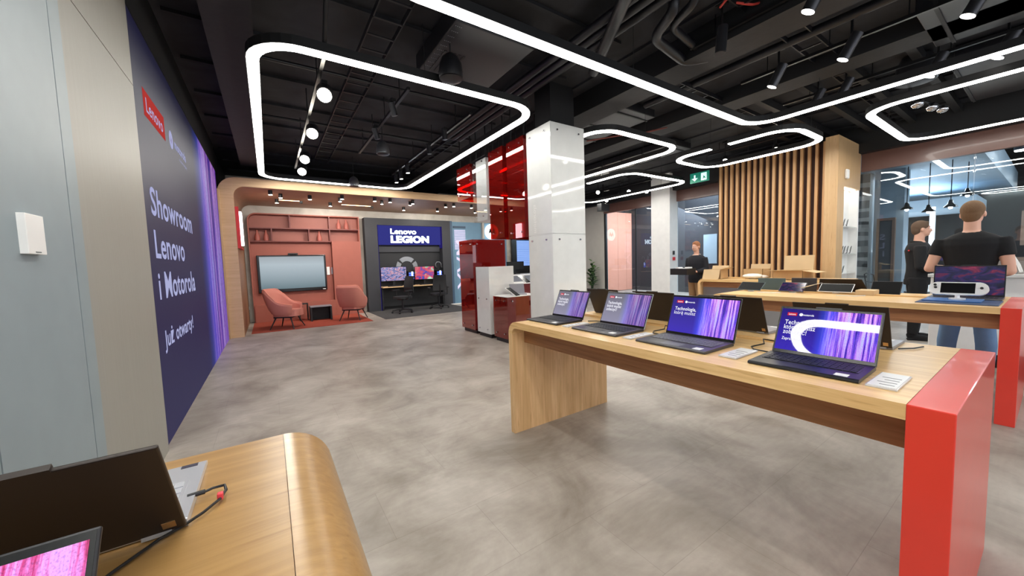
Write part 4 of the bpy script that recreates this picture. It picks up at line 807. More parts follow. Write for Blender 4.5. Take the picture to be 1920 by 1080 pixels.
for i in range(5):
    y = 1.05+i*0.55; tag(MB().box(6.45, 10.25, y, y+.09, 3.80, CZ-.04).build('ceiling_joist', 'ceiling_black'), ['nearest','second nearest','middle','second farthest','farthest'][i]+' of the dark joists over the right side of the shop', 'joist', 'dark joists over the right side')
t = thing('projector_cluster', 'cluster of dark glass globes and clips hanging in the upper right loop', 'lamp cluster', (7.75, 1.05, 3.3))
W(t).blob((7.6, 1.18, 3.42), (.07, .07, .06)).blob((7.72, 1.06, 3.36), (.06, .06, .06)).blob((7.86, 0.98, 3.33), (.06, .06, .05)).build('globe', 'chrome', t, smooth=True)
W(t).tube([(7.55, 1.25, CZ), (7.55, 1.25, 3.5), (7.62, 1.15, 3.45), (7.9, 0.97, 3.36)], 0.015).build('arm', 'track_black', t, smooth=True)
tag(MB().box(9.35, 9.75, 8.55, 8.75, 3.05, 3.3).box(9.53, 9.57, 8.63, 8.67, 3.3, CZ).build('projector', 'plastic_black', bevel=0.01), 'black box speaker hanging near the pink doors', 'speaker')

# ================================================================== RED AND WHITE GLASS ISLAND
def studs(mb, x, ys, z0, z1, xs=None, y=None):
    for yy in ys:
        for zz in (z0, z1): W(mb).cyl((x, yy, zz), (x-.018, yy, zz), 0.014, n=10).build('stud', 'chrome', mb)
    if xs:
        for xx in xs:
            for zz in (z0, z1): W(mb).cyl((xx, y, zz), (xx, y-.018, zz), 0.014, n=10).build('stud', 'chrome', mb)
def glass_box(name, label, cat, x0, x1, y0, y1, z0, z1, gm, core=None, plinth=True, group=None, hung=False):
    t = thing(name, label, cat, ((x0+x1)/2, (y0+y1)/2, 0 if plinth else z0), group=group); g = 0.012
    W(t).box(x0, x0+g, y0, y1, z0, z1).build('side_pane', gm, t); W(t).box(x1-g, x1, y0, y1, z0, z1).build('side_pane', gm, t)
    W(t).box(x0+g, x1-g, y0, y0+g, z0, z1).build('front_pane', gm, t); W(t).box(x0+g, x1-g, y1-g, y1, z0, z1).build('rear_pane', gm, t)
    studs(t, x0, (y0+.1, y1-.1), z0+.09, z1-.09, (x0+.1, x1-.1), y0)
    if core: W(t).box(x0+.05, x1-.05, y0+.05, y1-.05, z0+.02, z1-.02).build('core', core, t)
    if plinth: W(t).box(x0+.04, x1-.04, y0+.03, y1-.03, 0, z0).build('plinth', 'plinth', t)
    if hung:
        for hx in (x0+.06, x1-.06):
            for hy in (y0+.06, y1-.06): W(t).cyl((hx, hy, z1-.1), (hx, hy, CZ), 0.012, n=6).build('hanger', 'black', t)
    return t
IX = 3.38
glass_box('glass_column', 'head-high red glass block standing at the far left of the island', 'display column', IX, 4.15, 6.46, 7.06, 0.075, 1.89, 'red_glass')
a = glass_box('hanging_glass_box', 'small red glass box hung above the tall red block', 'hanging display', IX, 4.0, 6.46, 7.04, 2.72, 3.36, 'red_glass', plinth=False, hung=True, group='glass boxes hung over the island')
t = glass_box('hanging_glass_box', 'white glass box hung between red ones over the island', 'hanging display', IX, 3.78, 5.86, 6.35, 2.20, 3.37, 'clear_glass', core='white', plinth=False, hung=True, group='glass boxes hung over the island')
glass_box('hanging_glass_box', 'dark red glass box hung right of the white one', 'hanging display', IX, 4.0, 5.27, 5.73, 1.84, 3.37, 'red_glass', plinth=False, hung=True, group='glass boxes hung over the island')
glass_box('hanging_glass_box', 'dark red glass box hung beside the white pillar', 'hanging display', IX, 4.0, 4.66, 5.14, 1.80, 3.36, 'red_glass', plinth=False, hung=True, group='glass boxes hung over the island')
def pedestal(label, x0, x1, y0, y1, z1, kind):
    t = thing('pedestal', label, 'pedestal', ((x0+x1)/2, (y0+y1)/2, 0), group='pedestals of the island')
    W(t).box(x0+.03, x1-.03, y0+.03, y1-.03, 0.0, 0.08).build('plinth', 'plinth', t)
    if kind == 'white':
        W(t).box(x0, x1, y0, y1, 0.075, z1).build('body', 'white_gloss', t, bevel=0.004)
    else:
        W(t).box(x0+.012, x1-.012, y0+.012, y1-.012, 0.08, z1-.012).build('body', 'red_core', t)
        W(t).box(x0, x0+.01, y0, y1, 0.075, z1-.01).box(x0+.01, x1, y0, y0+.01, 0.075, z1-.01).build('glass_cladding', 'red_glass', t)
        W(t).box(x0-.002, x1+.002, y0-.002, y1+.002, z1-.01, z1).build('top', 'white', t)
    studs(t, x0, (y0+.1, y1-.1), 0.16, z1*0.55 if kind == 'white' else z1-.08, (x0+.1, x1-.1), y0)
    return t
pedestal('tall white pedestal between the red glass blocks', IX, 3.93, 5.85, 6.36, 1.345, 'white')
pedestal('low red glass pedestal with white top nearest the white pillar', IX, 4.1, 5.25, 5.72, 0.82, 'red')
pedestal('red glass pedestal with white top behind the low red one', 3.98, 4.7, 5.80, 6.4, 1.0, 'red')
def phone_stand(loc, rz, label, tilt=0.6, wht=True):
    t = thing('phone_display', label, 'phone', loc, rz, group='phones displayed on the island')
    Mx = Matrix.Rotation(tilt, 4, 'X')
    b = MB(); b.T = Matrix.Translation((0, 0, 0.06)) @ Mx; b.box(-.09, .09, -.14, .14, -.006, .006); b.build('body', 'white' if wht else 'black_gloss', t, bevel=0.004)
    b = MB(); b.T = Matrix.Translation((0, 0, 0.06)) @ Mx; b.box(-.08, .08, -.13, .13, .006, .008); b.build('screen', 'black_gloss', t)
    MB().cyl((0, 0, 0), (0, 0, .05), .03, .02).build('stand', 'stand_white', t)
phone_stand((3.62, 5.42, 0.82), 0.5, 'white device tilted on the low red pedestal'); phone_stand((4.3, 6.0, 1.0), 0.3, 'white tablet tilted on the red pedestal behind')
t = thing('laptop', 'x', 'laptop', (3.85, 5.62, 0.82), -0.4); t['label'] = 'small grey open laptop at the back of the low red pedestal'
b = MB(); b.T = Matrix.Rotation(-0.35, 4, 'X'); b.box(-.14, .14, 0, .008, 0, .2); b.build('lid', 'lap_grey', t, bevel=0.003); MB().box(-.14, .14, -.19, 0, 0, .014).build('base', 'lap_grey', t, bevel=0.003)
# white glass-clad pillar and its dark upper shaft
pc = thing('glass_pillar', 'tall square pillar clad in shiny white glass beside the first laptop', 'pillar', (3.7, 4.28, 0)); px0, px1, py0, py1 = 3.37, 4.02, 4.0, 4.56
W(pc).box(px0+.03, px1-.03, py0+.03, py1-.03, 0, 3.33).build('core', 'white', pc)
for nm_, bx in (('side_pane', (px0, px0+.01, py0, py1)), ('side_pane', (px1-.01, px1, py0, py1)), ('front_pane', (px0+.012, px1-.012, py0, py0+.01)), ('rear_pane', (px0+.012, px1-.012, py1-.01, py1))):
    W(pc).box(bx[0], bx[1], bx[2], bx[3], 0.0, 1.80).box(bx[0], bx[1], bx[2], bx[3], 1.804, 3.35).build(nm_, 'white_gloss', pc)
m = W(pc); m.text('motorola', 0.10, Matrix(((0, 0, -1, px0-.001), (0, -1, 0, 4.42), (1, 0, 0, 1.84), (0, 0, 0, 1))), 0, 0.01, width=0.42)
m.build('lettering', 'white', pc)
studs(pc, px0, (py0+.12, py1-.1), 1.72, 3.25, (px0+.12, px1-.12), py0)
struct(MB().box(px0+.1, px1-.1, py0+.1, py1-.1, 3.33, CZ).build('trim_7', 'ceiling_black'))

# ================================================================== PRODUCT TABLES
def table(label, x0, x1, ya_, yb_, curved='Y', H=0.93, red=True, T=0.05, R=0.10):
    t = thing('product_table', label, 'table', ((x0+x1)/2, (ya_+yb_)/2, 0), group='bamboo product tables')
    o_ = [(yb_, 0), (yb_, H-R)] + arc(yb_-R, H-R, R, 0, 90, 8) + [(ya_+.1, H)]
    i_ = [(yb_-T, 0), (yb_-T, H-R)] + arc(yb_-R, H-R, R-T, 0, 90, 8) + [(ya_+.1, H-T)]
    top = W(t)
    # top sheet with curved end, and the leg below it
    top.strip(o_[1:], i_[1:], 'X', x0, x1); top.build('table_top', 'bamboo_y', t, smooth=True)
    W(t).strip([(yb_, 0), (yb_, H-R)], [(yb_-T, 0), (yb_-T, H-R)], 'X', x0, x1).build('end_panel', 'bamboo_z', t)
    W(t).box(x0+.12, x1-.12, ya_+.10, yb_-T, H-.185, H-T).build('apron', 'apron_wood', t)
    W(t).box(x0+(x1-x0)*.57, x0+(x1-x0)*.57+.012, ya_+.55, yb_-.12, H, H+.008).box(x0+(x1-x0)*.57+.03, x0+(x1-x0)*.57+.10, ya_+.55, yb_-.12, H, H+.012).build('cable_cover', 'bamboo_y', t)
    if red: W(t).box(x0-.002, x1+.002, ya_, ya_+.10, 0, H+.001).build('red_end', 'red_lacquer', t, bevel=0.003)
    return t
table('near bamboo table with a red end panel carrying a row of laptops', 1.60, 2.70, 0.145, 2.482)
table('second bamboo table with a red end panel carrying tablets and a handheld', 4.74, 5.86, 0.145, 2.50)
table('third bamboo table beneath the slatted partition carrying open cartons', 7.68, 8.78, 1.9, 4.32, red=False)
t3 = [o for o in COL.objects if o.name.startswith('product_table')][-1]; W(t3).box(7.77, 7.79, 2.02, 4.25, 0.05, 0.76).build('modesty_panel', 'grey_metal', t3)
# the desk we look over: its curved end points to +x
dk = thing('front_desk', 'bamboo desk with rounded edge in the lower left corner', 'desk', (-0.3, 0.7, 0))
H = 0.93; R = 0.12; T = 0.05; xe = 0.125
o_ = [(xe, 0.0), (xe, H-R)] + arc(xe-R, H-R, R, 0, 90, 10); i_ = [(xe-T, 0), (xe-T, H-R)] + arc(xe-R, H-R, R-T, 0, 90, 10)
W(dk).strip(o_[1:], i_[1:], 'Y', 0.16, 1.22).build('curved_edge', 'bench_wood', dk, smooth=True)
W(dk).box(xe-T, xe, 0.16, 1.22, 0, H-R).build('end_panel', 'bamboo_z', dk)
W(dk).box(-0.74, xe-R-.0012, 0.16, 1.22, H-T, H).build('desk_top', 'bench_wood', dk)
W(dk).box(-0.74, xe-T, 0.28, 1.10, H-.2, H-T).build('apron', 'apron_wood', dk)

# ================================================================== LAPTOPS
def laptop(label, loc, rz, W_=0.36, D=0.25, LH=0.235, tilt=20, base='lap_dark', lidm='lap_dark', keys='key_grey', scr='scr_forest', text=0, back_only=False, group=None, sticker=True, deckm=None, lid_logo=None):
    t = thing('laptop', label, 'laptop', loc, rz, group=group); hw = W_/2
    MB().prism([(-D, 0.002), (-D, 0.010), (-D+.01, 0.014), (0.0, 0.017), (0.0, 0.001)], 'X', -hw, hw).build('base', base, t, bevel=0.003)
    b = MB().box(-hw+.02, hw-.02, -D*.62, -D*.08, 0.0155, 0.0165)
    rows = 5; kw = (W_-.05)/15
    if not back_only:
        for i in range(15):
            for j in range(rows): b.box(-hw+.026+i*kw, -hw+.026+(i+.82)*kw, -D*.60+j*D*.1, -D*.60+(j+.8)*D*.1, 0.0165, 0.0182, 1)
    b.build('keyboard', [base, keys], t)
    MB().box(-.055, .055, -D*.95, -D*.67, 0.0138, 0.0148).build('touchpad', deckm or keys, t)
    if sticker: MB().box(hw-.075 if not back_only else -hw+.03, hw-.035 if not back_only else -hw+.07, -D*.93, -D*.78, 0.0139, 0.0149).build('sticker', 'sticker_white', t)
    L = Matrix.Translation((0, 0.004, 0.012)) @ Matrix.Rotation(-math.radians(tilt), 4, 'X')
    b = MB(); b.T = L; b.box(-hw, hw, 0, 0.007, 0, LH)
    lid = b.build('lid', lidm, t, bevel=0.0025)
    b = MB(); b.T = L; b.box(-hw+.003, hw-.003, -0.001, 0.0, 0.004, LH-.003); b.build('bezel', 'bezel', lid)
    b = MB(); b.T = L; b.box(-.045, .045, -0.0015, 0.008, LH-.002, LH+.005); b.build('camera_notch', lidm, lid)
    b = MB(); b.T = L; sw_, sh = hw-.008, LH-.012; yq = -0.0018
    b.quad([(-sw_, yq, .018), (sw_, yq, .018), (sw_, yq, sh), (-sw_, yq, sh)])
    Wd = 2*sw_
    if text:
        def TM(x, z): return L @ Matrix(((1, 0, 0, x), (0, 0, -1, yq-.0006), (0, 1, 0, z), (0, 0, 0, 1)))
        sv = b.T; b.T = Matrix.Identity(4)
        z0 = .018; Hs = sh-z0
        b.text('Technologia,', 0.03, TM(-sw_+.06*Wd, z0+Hs*.62), 1, .012, width=Wd*.345)
        b.text('którą musisz', 0.03, TM(-sw_+.06*Wd, z0+Hs*.505), 1, .0 if text == 1 else .012, width=Wd*.345)
        if text >= 2: b.text('zobaczyć!', 0.03, TM(-sw_+.06*Wd, z0+Hs*.39), 1, .012, width=Wd*.26)
        if text >= 3: b.text('Zapraszamy!', 0.02, TM(-sw_+.06*Wd, z0+Hs*.24), 1, .01, width=Wd*.22)
        b.T = L; zl = z0+Hs*.83
        b.add([(-sw_+.07*Wd, yq-.0005, zl), (-sw_+.18*Wd, yq-.0005, zl), (-sw_+.18*Wd, yq-.0005, zl+.016), (-sw_+.07*Wd, yq-.0005, zl+.016)], [(0, 1, 2, 3)], 2)
        b.T = Matrix.Identity(4)
        b.text('Lenovo', 0.013, TM(-sw_+.085*Wd, zl+.0035), 1, .02, width=Wd*.08)
        b.text('motorola', 0.013, TM(-sw_+.25*Wd, zl+.0035), 1, .02, width=Wd*.115)
        b.T = L
        c_ = [(-sw_+.225*Wd+.0075*math.cos(k*PI/8), yq-.0005, zl+.008+.0075*math.sin(k*PI/8)) for k in range(16)]; b.add(c_, [tuple(range(16))], 1)
        b.T = sv
    b.build('screen', [scr, 'text_scr', 'logo_red_scr'], lid)
    if lid_logo:
        b = MB(); b.T = L; b.box(-hw+.012, -hw+.030, 0.0068, 0.0078, .012, .030)
        b.build('badge', 'brass', lid)
    MB().box(-hw+.02, -hw+.06, -.002, .012, .004, .016).box(hw-.06, hw-.02, -.002, .012, .004, .016).build('hinge', base, t)
    return t
TZ1 = 0.93
g1 = 'laptops in the front row of the near table'
laptop('black laptop with a washed-out screen nearest the white pillar', (2.00, 2.225, TZ1), -PI/2+.02, 0.36, 0.27, .235, 24, base='lap_black', lidm='lap_black', keys='key_dark', scr='scr_haze', text=2, group=g1)
laptop('grey laptop with a screen paled by painted reflection haze, second from the pillar', (2.00, 1.675, TZ1), -PI/2-.0, 0.385, 0.275, .245, 24, base='lap_dark', lidm='lap_grey', keys='key_dark', scr='scr_haze', text=2, group=g1)
laptop('large grey laptop with a vivid blue screen, third from the pillar', (2.00, 1.13, TZ1), -PI/2-.01, 0.40, 0.28, .245, 20, base='lap_dark', lidm='lap_dark', keys='key_grey', scr='scr_forest', text=1, group=g1)
laptop('dark navy laptop with the sharpest bright slogan, nearest the red table end', (1.97, 0.567, TZ1), -PI/2+.02, 0.36, 0.25, .235, 28, base='lap_black', lidm='lap_black', keys='key_dark', scr='scr_forest', text=3, group=g1, deckm='lap_black')
g2 = 'laptops turned away in the rear row of the near table'
for i, (y, wd, lb) in enumerate(((0.61, .37, 'brown laptop turned away behind the laptop nearest the red end'), (1.125, .37, 'brown laptop turned away behind the large grey laptop'), (1.66, .35, 'brown laptop turned away behind the second laptop from the pillar'), (2.15, .34, 'round-cornered brown laptop turned away behind the laptop by the pillar'))):
    laptop(lb, (2.44, y, TZ1+.0), PI/2, wd, .24, .235 if i else .222, 24, base='lap_grey' if i < 2 else 'lap_dark', lidm='lap_brown', keys='key_grey', scr='scr_forest', back_only=True, group=g2, lid_logo='L' if i < 2 else None)
# near desk
_sl = laptop('dark-lidded silver laptop turned away at the lower left', (-0.305, 0.88, 0.93), PI, 0.30, 0.265, .242, 33, base='lap_silver', lidm='lap_brown', keys='key_silver', scr='scr_forest', back_only=False, sticker=False, lid_logo='L')
MB().box(-.135, -.105, -.252, -.238, .0142, .0152).build('spec_sticker', 'sticker_dark', _sl)
laptop('laptop with pink forest picture in the bottom left corner', (-0.335, 0.50, 0.93), 0.0, 0.30, 0.21, .20, 36, base='lap_black', lidm='lap_black', keys='key_dark', scr='scr_pink', sticker=False)
pts = [(-0.163, 0.972, .943), (-0.145, 0.972, .943), (-0.128, 0.978, .944), (-0.108, 0.975, .945), (-0.104, 0.955, .943), (-0.112, 0.930, .940), (-0.135, 0.90, .938), (-0.165, 0.872, .937), (-0.19, 0.855, .937), (-0.215, 0.825, .937), (-0.236, 0.80, .937), (-0.27, 0.74, .937), (-0.30, 0.66, .937)]
cb = thing('charging_cable', 'thin black cable with a small red tag curling over the near desk', 'cable', (-0.16, 0.95, 0.935))
W(cb).tube(pts, 0.0028, 8).build('cord', 'plastic_black', cb, smooth=True); W(cb).cyl((-0.168, 0.971, .944), (-0.140, 0.973, .944), 0.005, n=8).build('plug', 'plastic_black', cb, smooth=True)
W(cb).box(-.117, -.107, .930, .942, .936, .950).build('tag', 'tag_red', cb, bevel=.002)
# price cards
def card(label, x, y, rz=0.0, wx=.22, wy=.08, grey=False):
    t = thing('price_card', label, 'price card', (x, y, 0.93), rz, group='price cards on the near table')
    MB().box(-wx/2, wx/2, -wy/2, wy/2, 0.0, .008).build('holder', 'acrylic', t, bevel=.002); MB().box(-wx/2+.006, wx/2-.006, -wy/2+.004, wy/2-.004, .008, .009).build('sheet', 'paper', t)
    m = MB()
    for k in range(4): m.box(-wx/2+.03+k*.035, -wx/2+.036+k*.035, -wy/2+.012, wy/2-.03+.012*(k % 2), .009, .0094)
    m.build('print', 'ink', t)
card('price card beside the red table end', 1.83, 0.325, 0.0); card('price card between the large grey and the navy laptop', 1.85, 0.84); card('price card between the second and the large grey laptop', 1.85, 1.41, wy=.06); card('price card between the two laptops nearest the pillar', 1.85, 1.955, wy=.06)
# charging cables of the front row
for i, (y, lb) in enumerate(((0.80, 'black charger cable curled left of the navy laptop'), (1.37, 'black charger cable curled left of the large grey laptop'), (0.40, 'short black cable behind the laptop nearest the red end'), (1.90, 'short black cable behind the laptop nearest the pillar'))):
    if i < 2: q = [(1.97, y-.04, .936), (1.98, y+.03, .936), (2.03, y+.06, .936), (2.10, y+.03, .945), (2.14, y+.05, .96), (2.18, y+.01, .95), (2.20, y-.01, .936)]
    elif i == 2: q = [(2.47, y+.01, .936), (2.53, y-.03, .936), (2.60, y-.05, .936)]
    else: q = [(2.02, y+.1, .936), (2.06, y+.05, .938), (2.12, y-.1, .936), (2.2, y-.16, .936)]
    tag(MB().tube(q, .0035, 8).build('charger_cable', 'plastic_black', smooth=True), lb, 'cable')

# ================================================================== SECOND TABLE GOODS
def tablet(label, x, y, rz, w_=.26, h_=.18, tilt=38, front='screen_off', back='teal_cover', scr=None, lift=.07, cover=False, group='tablets on the second table'):
    t = thing('tablet', label, 'tablet', (x, y, .93), rz, group=group)
    L = Matrix.Translation((0, 0, lift)) @ Matrix.Rotation(-math.radians(tilt), 4, 'X')
    b = MB(); b.T = L; b.box(-w_/2, w_/2, 0, .007, -h_/2, h_/2); b.build('body', back, t, bevel=.003)
    b = MB(); b.T = L
    if scr: b.quad([(-w_/2+.008, -.001, -h_/2+.008), (w_/2-.008, -.001, -h_/2+.008), (w_/2-.008, -.001, h_/2-.008), (-w_/2+.008, -.001, h_/2-.008)]); b.build('screen', scr, t)
    else: b.box(-w_/2+.006, w_/2-.006, -.001, 0, -h_/2+.006, h_/2-.006); b.build('screen', front, t)
    b = MB().cyl((0, 0, 0), (0, 0, .03), .035, .032, n=18).cyl((0, .01, .02), (0, .035, lift), .012, n=8); b.build('stand', 'stand_white', t, smooth=True)
    if cover:
        b = MB().box(-w_/2, w_/2, .10, .107, 0.0, .15); b.build('keyboard_cover', back, t)
    return t
rz_ = -PI/2
tablet('black tablet tilted on a white puck at the left end of the second table', 5.30, 2.26, rz_-.15, .30, .15, 50)
tablet('tablet showing a blue picture, second along the second table', 5.36, 1.82, rz_-.1, .27, .15, 45, scr='scr_game', back='lap_dark')
tablet('white framed tablet, third along the second table', 5.42, 1.42, rz_, .30, .15, 55, back='white', front='screen_off')
tablet('black tablet with white keyboard beside the jacketed man', 5.62, 1.05, rz_, .24, .18, 40, back='lap_dark')
t = thing('tablet_cover', 'dark teal folio cover propped upright behind the black tablet', 'tablet cover', (5.62, 2.12, .93)); W(t).box(5.60, 5.61, 1.98, 2.30, .935, 1.09).box(5.61, 5.72, 1.98, 2.30, .931, .938).build('cover', 'teal_cover', t, bevel=.003)
t = thing('tablet_cover', 'grey folio cover propped upright behind the picture tablet', 'tablet cover', (5.62, 1.62, .93)); W(t).box(5.56, 5.57, 1.64, 1.90, .935, 1.10).box(5.57, 5.68, 1.64, 1.90, .931, .938).build('cover', 'lap_dark', t, bevel=.003)
tag(MB().add([(5.25, 1.70, 1.0), (5.25, 1.55, 1.05), (5.33, 1.52, 1.06), (5.33, 1.72, .985), (5.25, 1.70, 1.003), (5.25, 1.55, 1.053), (5.33, 1.52, 1.063), (5.33, 1.72, .988)], [(0, 1, 2, 3), (4, 7, 6, 5), (0, 4, 5, 1), (1, 5, 6, 2), (2, 6, 7, 3), (3, 7, 4, 0)]).build('folded_paper', 'paper'), 'folded white paper leaning over the picture tablet', 'paper')
tag(MB().box(5.36, 5.56, 1.09, 1.24, .931, .985).build('small_carton', 'cardboard_light', bevel=.003), 'small brown carton beside the white framed tablet', 'carton')
t = thing('laptop', 'low brown laptop lid seen from behind at the back of the second table', 'laptop', (5.72, 1.45, .93)); b = W(t)
b.add([(5.58, 1.24, 1.09), (5.58, 1.62, 1.09), (5.70, 1.66, .935), (5.70, 1.20, .935), (5.587, 1.24, 1.093), (5.587, 1.62, 1.093), (5.707, 1.66, .938), (5.707, 1.20, .938)], [(0, 1, 2, 3), (4, 7, 6, 5), (0, 4, 5, 1), (1, 5, 6, 2), (2, 6, 7, 3), (3, 7, 4, 0)]); b.build('lid', 'lap_brown', t)
W(t).box(5.71, 5.84, 1.38, 1.66, .931, .943).build('base', 'lap_brown', t, bevel=.002)
# gaming laptop + handheld
laptop('big black gaming laptop with a red and violet screen behind the handheld', (5.62, 0.49, .93), rz_, .44, .30, .30, 6, base='lap_black', lidm='lap_black', keys='key_dark', scr='scr_game', sticker=False)
MBm = thing('desk_mat', 'blue desk mat under the white handheld console', 'desk mat', (5.2, 0.47, .93)); W(MBm).box(4.86, 5.30, 0.26, 0.72, .930, .937).build('mat', 'blue_mat_dark', MBm, bevel=.003); W(MBm).box(5.0, 5.28, 0.36, 0.70, .937, .947).build('pad', 'blue_mat', MBm, bevel=.003)
hh = thing('handheld_console', 'white handheld game console with black screen on a small stand', 'game console', (5.16, 0.505, .947), rz_)
L = Matrix.Translation((0, 0, .10)) @ Matrix.Rotation(-math.radians(22), 4, 'X')
b = MB(); b.T = L
pf = arc(-.115, .0, .06, 100, 260, 10)+arc(.115, .0, .06, -80, 80, 10); b.prism([(x, z*1.0) for x, z in pf], 'Y', 0, .022); b.build('body', 'white', hh, bevel=.006)
b = MB(); b.T = L; b.box(-.10, .10, -.001, 0, -.045, .05); b.build('screen', 'bezel', hh)
b = MB(); b.T = L
for x, z in ((-.135, .03), (-.13, .005), (.135, .005)): b.cyl((x, 0, z), (x, -.01, z), .010, n=12)
b.build('thumb_stick', 'plastic_black', hh)
MB().cyl((0, 0, 0), (0, 0, .012), .05, n=20).cyl((0, .01, .01), (0, .02, .08), .015, n=10).build('stand', 'stand_white', hh, smooth=True)
for x, y, lb in ((5.1, 2.0, 'white charger cable lying left of the picture tablet'), (5.15, 1.25, 'white cable lying before the small carton')):
    tag(MB().tube([(x, y+.1, .935), (x+.04, y+.03, .935), (x+.02, y-.05, .935), (x+.08, y-.12, .94)], .004, 8).build('white_cable', 'stand_white', smooth=True), lb, 'cable')
# ================================================================== CARTONS ON THE THIRD TABLE
def carton(label, x0, x1, y0, y1, z0, z1, flaps, group='open cartons on the third table'):
    t = thing('carton', label, 'carton', ((x0+x1)/2, (y0+y1)/2, z0), group=group); g = .006
    W(t).box(x0, x1, y0, y1, z0, z0+g).box(x0, x0+g, y0, y1, z0, z1).box(x1-g, x1, y0, y1, z0, z1).box(x0, x1, y0, y0+g, z0, z1).box(x0, x1, y1-g, y1, z0, z1).build('box', 'cardboard', t)
    for (side, ang, ln) in flaps:
        a = math.radians(ang); b = W(t)
        if side == '-x': p = [(x0, y0, z1), (x0, y1, z1), (x0-ln*math.cos(a), y1, z1+ln*math.sin(a)), (x0-ln*math.cos(a), y0, z1+ln*math.sin(a))]
        if side == '+x': p = [(x1, y0, z1), (x1, y1, z1), (x1+ln*math.cos(a), y1, z1+ln*math.sin(a)), (x1+ln*math.cos(a), y0, z1+ln*math.sin(a))]
        if side == '+y': p = [(x0, y1, z1), (x1, y1, z1), (x1, y1+ln*math.cos(a), z1+ln*math.sin(a)), (x0, y1+ln*math.cos(a), z1+ln*math.sin(a))]
        if side == '-y': p = [(x0, y0, z1), (x1, y0, z1), (x1, y0-ln*math.cos(a), z1+ln*math.sin(a)), (x0, y0-ln*math.cos(a), z1+ln*math.sin(a))]
        n_ = (Vector(p[1])-Vector(p[0])).cross(Vector(p[2])-Vector(p[1])).normalized()*.004
        q = [tuple(Vector(k)+n_) for k in p]
        b.add(p+q, [(0, 1, 2, 3), (7, 6, 5, 4), (0, 4, 5, 1), (1, 5, 6, 2), (2, 6, 7, 3), (3, 7, 4, 0)]); b.build('flap', 'cardboard_light', t)
    return t
carton('open carton with a long hanging flap at the left end of the third table', 7.82, 8.15, 3.92, 4.26, .932, 1.13, [('-x', -70, .22), ('+x', 70, .08), ('-y', 20, .12)])
carton('big open carton with a tall raised flap in front of the slats', 7.95, 8.45, 2.55, 3.02, .932, 1.10, [('+x', 80, .28), ('-x', 5, .10), ('-y', -10, .2), ('+y', -5, .15)])
carton('low carton between the two bigger open ones', 8.35, 8.70, 3.35, 3.72, .932, 1.12, [('+x', 75, .10)])
tag(MB().blob((8.1, 3.42, .985), (.14, .20, .055)).blob((8.15, 3.28, .97), (.10, .12, .04)).build('wrapping_paper', 'cloth_white', smooth=True), 'crumpled white wrapping paper between the cartons', 'paper')

# ================================================================== LOUNGE CHAIRS
def armchair(label, loc, rz):
    t = thing('armchair', label, 'armchair', loc, rz, group='pink armchairs in the lounge')
    # shell: open U in plan; seat faces -y
    n = 30; outer_b, outer_t, inner_b, inner_t = [], [], [], []
    for i in range(n+1):
        u = -1+2*i/n; a = u*math.radians(140)       # 0 = back, +-140 deg = arm fronts
        ex = 0.36; ey = 0.33
        s_, c_ = math.sin(a), math.cos(a)
        back = max(0, math.cos(a*0.78))
        px_ = ex*math.copysign(abs(s_)**0.75, s_); py_ = ey*math.copysign(abs(c_)**0.75, c_)
        k = back**1.3 if abs(u) < .75 else back**1.3
        h = 0.60 + 0.33*max(0, min(1, (0.62-abs(u))/0.30))**0.8 if abs(u) < .62 else 0.60 - 0.05*(abs(u)-.62)/.38
        lean = (h-.36)*0.28
        outer_b.append((px_*0.86, py_*0.80, .30)); outer_t.append((px_*(1.0+.06*back), py_+lean*max(0, c_), h))
        inner_t.append((px_*(1.0+.06*back)*0.84, (py_+lean*max(0, c_))*0.84-.0, h)); inner_b.append((px_*0.76, py_*0.70, .40))
    v = []; f = []; m_ = n+1
    mids_o = [((b[0]*.35+t_[0]*.65)*1.03, (b[1]*.35+t_[1]*.65)*1.0, b[2]*.5+t_[2]*.5) for b, t_ in zip(outer_b, outer_t)]
    v = outer_b+mids_o+outer_t+[(a[0]*.5+b[0]*.5, a[1]*.5+b[1]*.5, a[2]+.018) for a, b in zip(outer_t, inner_t)]+inner_t+inner_b
    R_ = 6
    for i in range(n):
        for j in range(R_-1): f.append((j*m_+i, j*m_+i+1, (j+1)*m_+i+1, (j+1)*m_+i))
        f.append((5*m_+i, 5*m_+i+1, i+1, i))
    f.append(tuple(j*m_ for j in range(R_))); f.append(tuple(j*m_+n for j in range(R_))[::-1])
    b = MB().add(v, f); sh = b.build('upholstered_shell', 'pink_fabric', t, smooth=1)
    s = sh.modifiers.new('s', 'SUBSURF'); s.levels = 1; s.render_levels = 1
    pp = [((a[0]+c_[0])/2, (a[1]+c_[1])/2, a[2]+.02) for a, c_ in zip(outer_t, inner_t)]
    MB().tube(pp, .008, 6).build('piping', 'pink_piping', sh, smooth=True)
    q = [(x*0.80, y*0.85-.04) for x, y in [(0.33*math.copysign(abs(math.cos(a*PI/12))**.6, math.cos(a*PI/12)), 0.34*math.copysign(abs(math.sin(a*PI/12))**.6, math.sin(a*PI/12))) for a in range(24)]]
    MB().prism(q, 'Z', .30, .45).build('seat_cushion', 'pink_fabric', t, bevel=.03, seg=3)
    MB().box(-.22, .22, -.20, .20, .265, .30).build('underframe', 'black', t)
    for sx, sy in ((-1, -1), (1, -1), (-1, 1), (1, 1)): MB().cyl((sx*.17, sy*.16, .285), (sx*.27, sy*.27, 0), .017, .011, n=10).build('leg', 'black', t)
    return t
armchair('left pink armchair seen from its side, turned to the small table', (0.30, 10.32, 0.006), math.radians(62))
armchair('right pink armchair seen from behind, left of the dark booth', (1.85, 10.62, 0.006), math.radians(-212))
st = thing('side_table', 'small dark grey open-sided side table between the two pink armchairs', 'side table', (1.1, 11.2, 0))
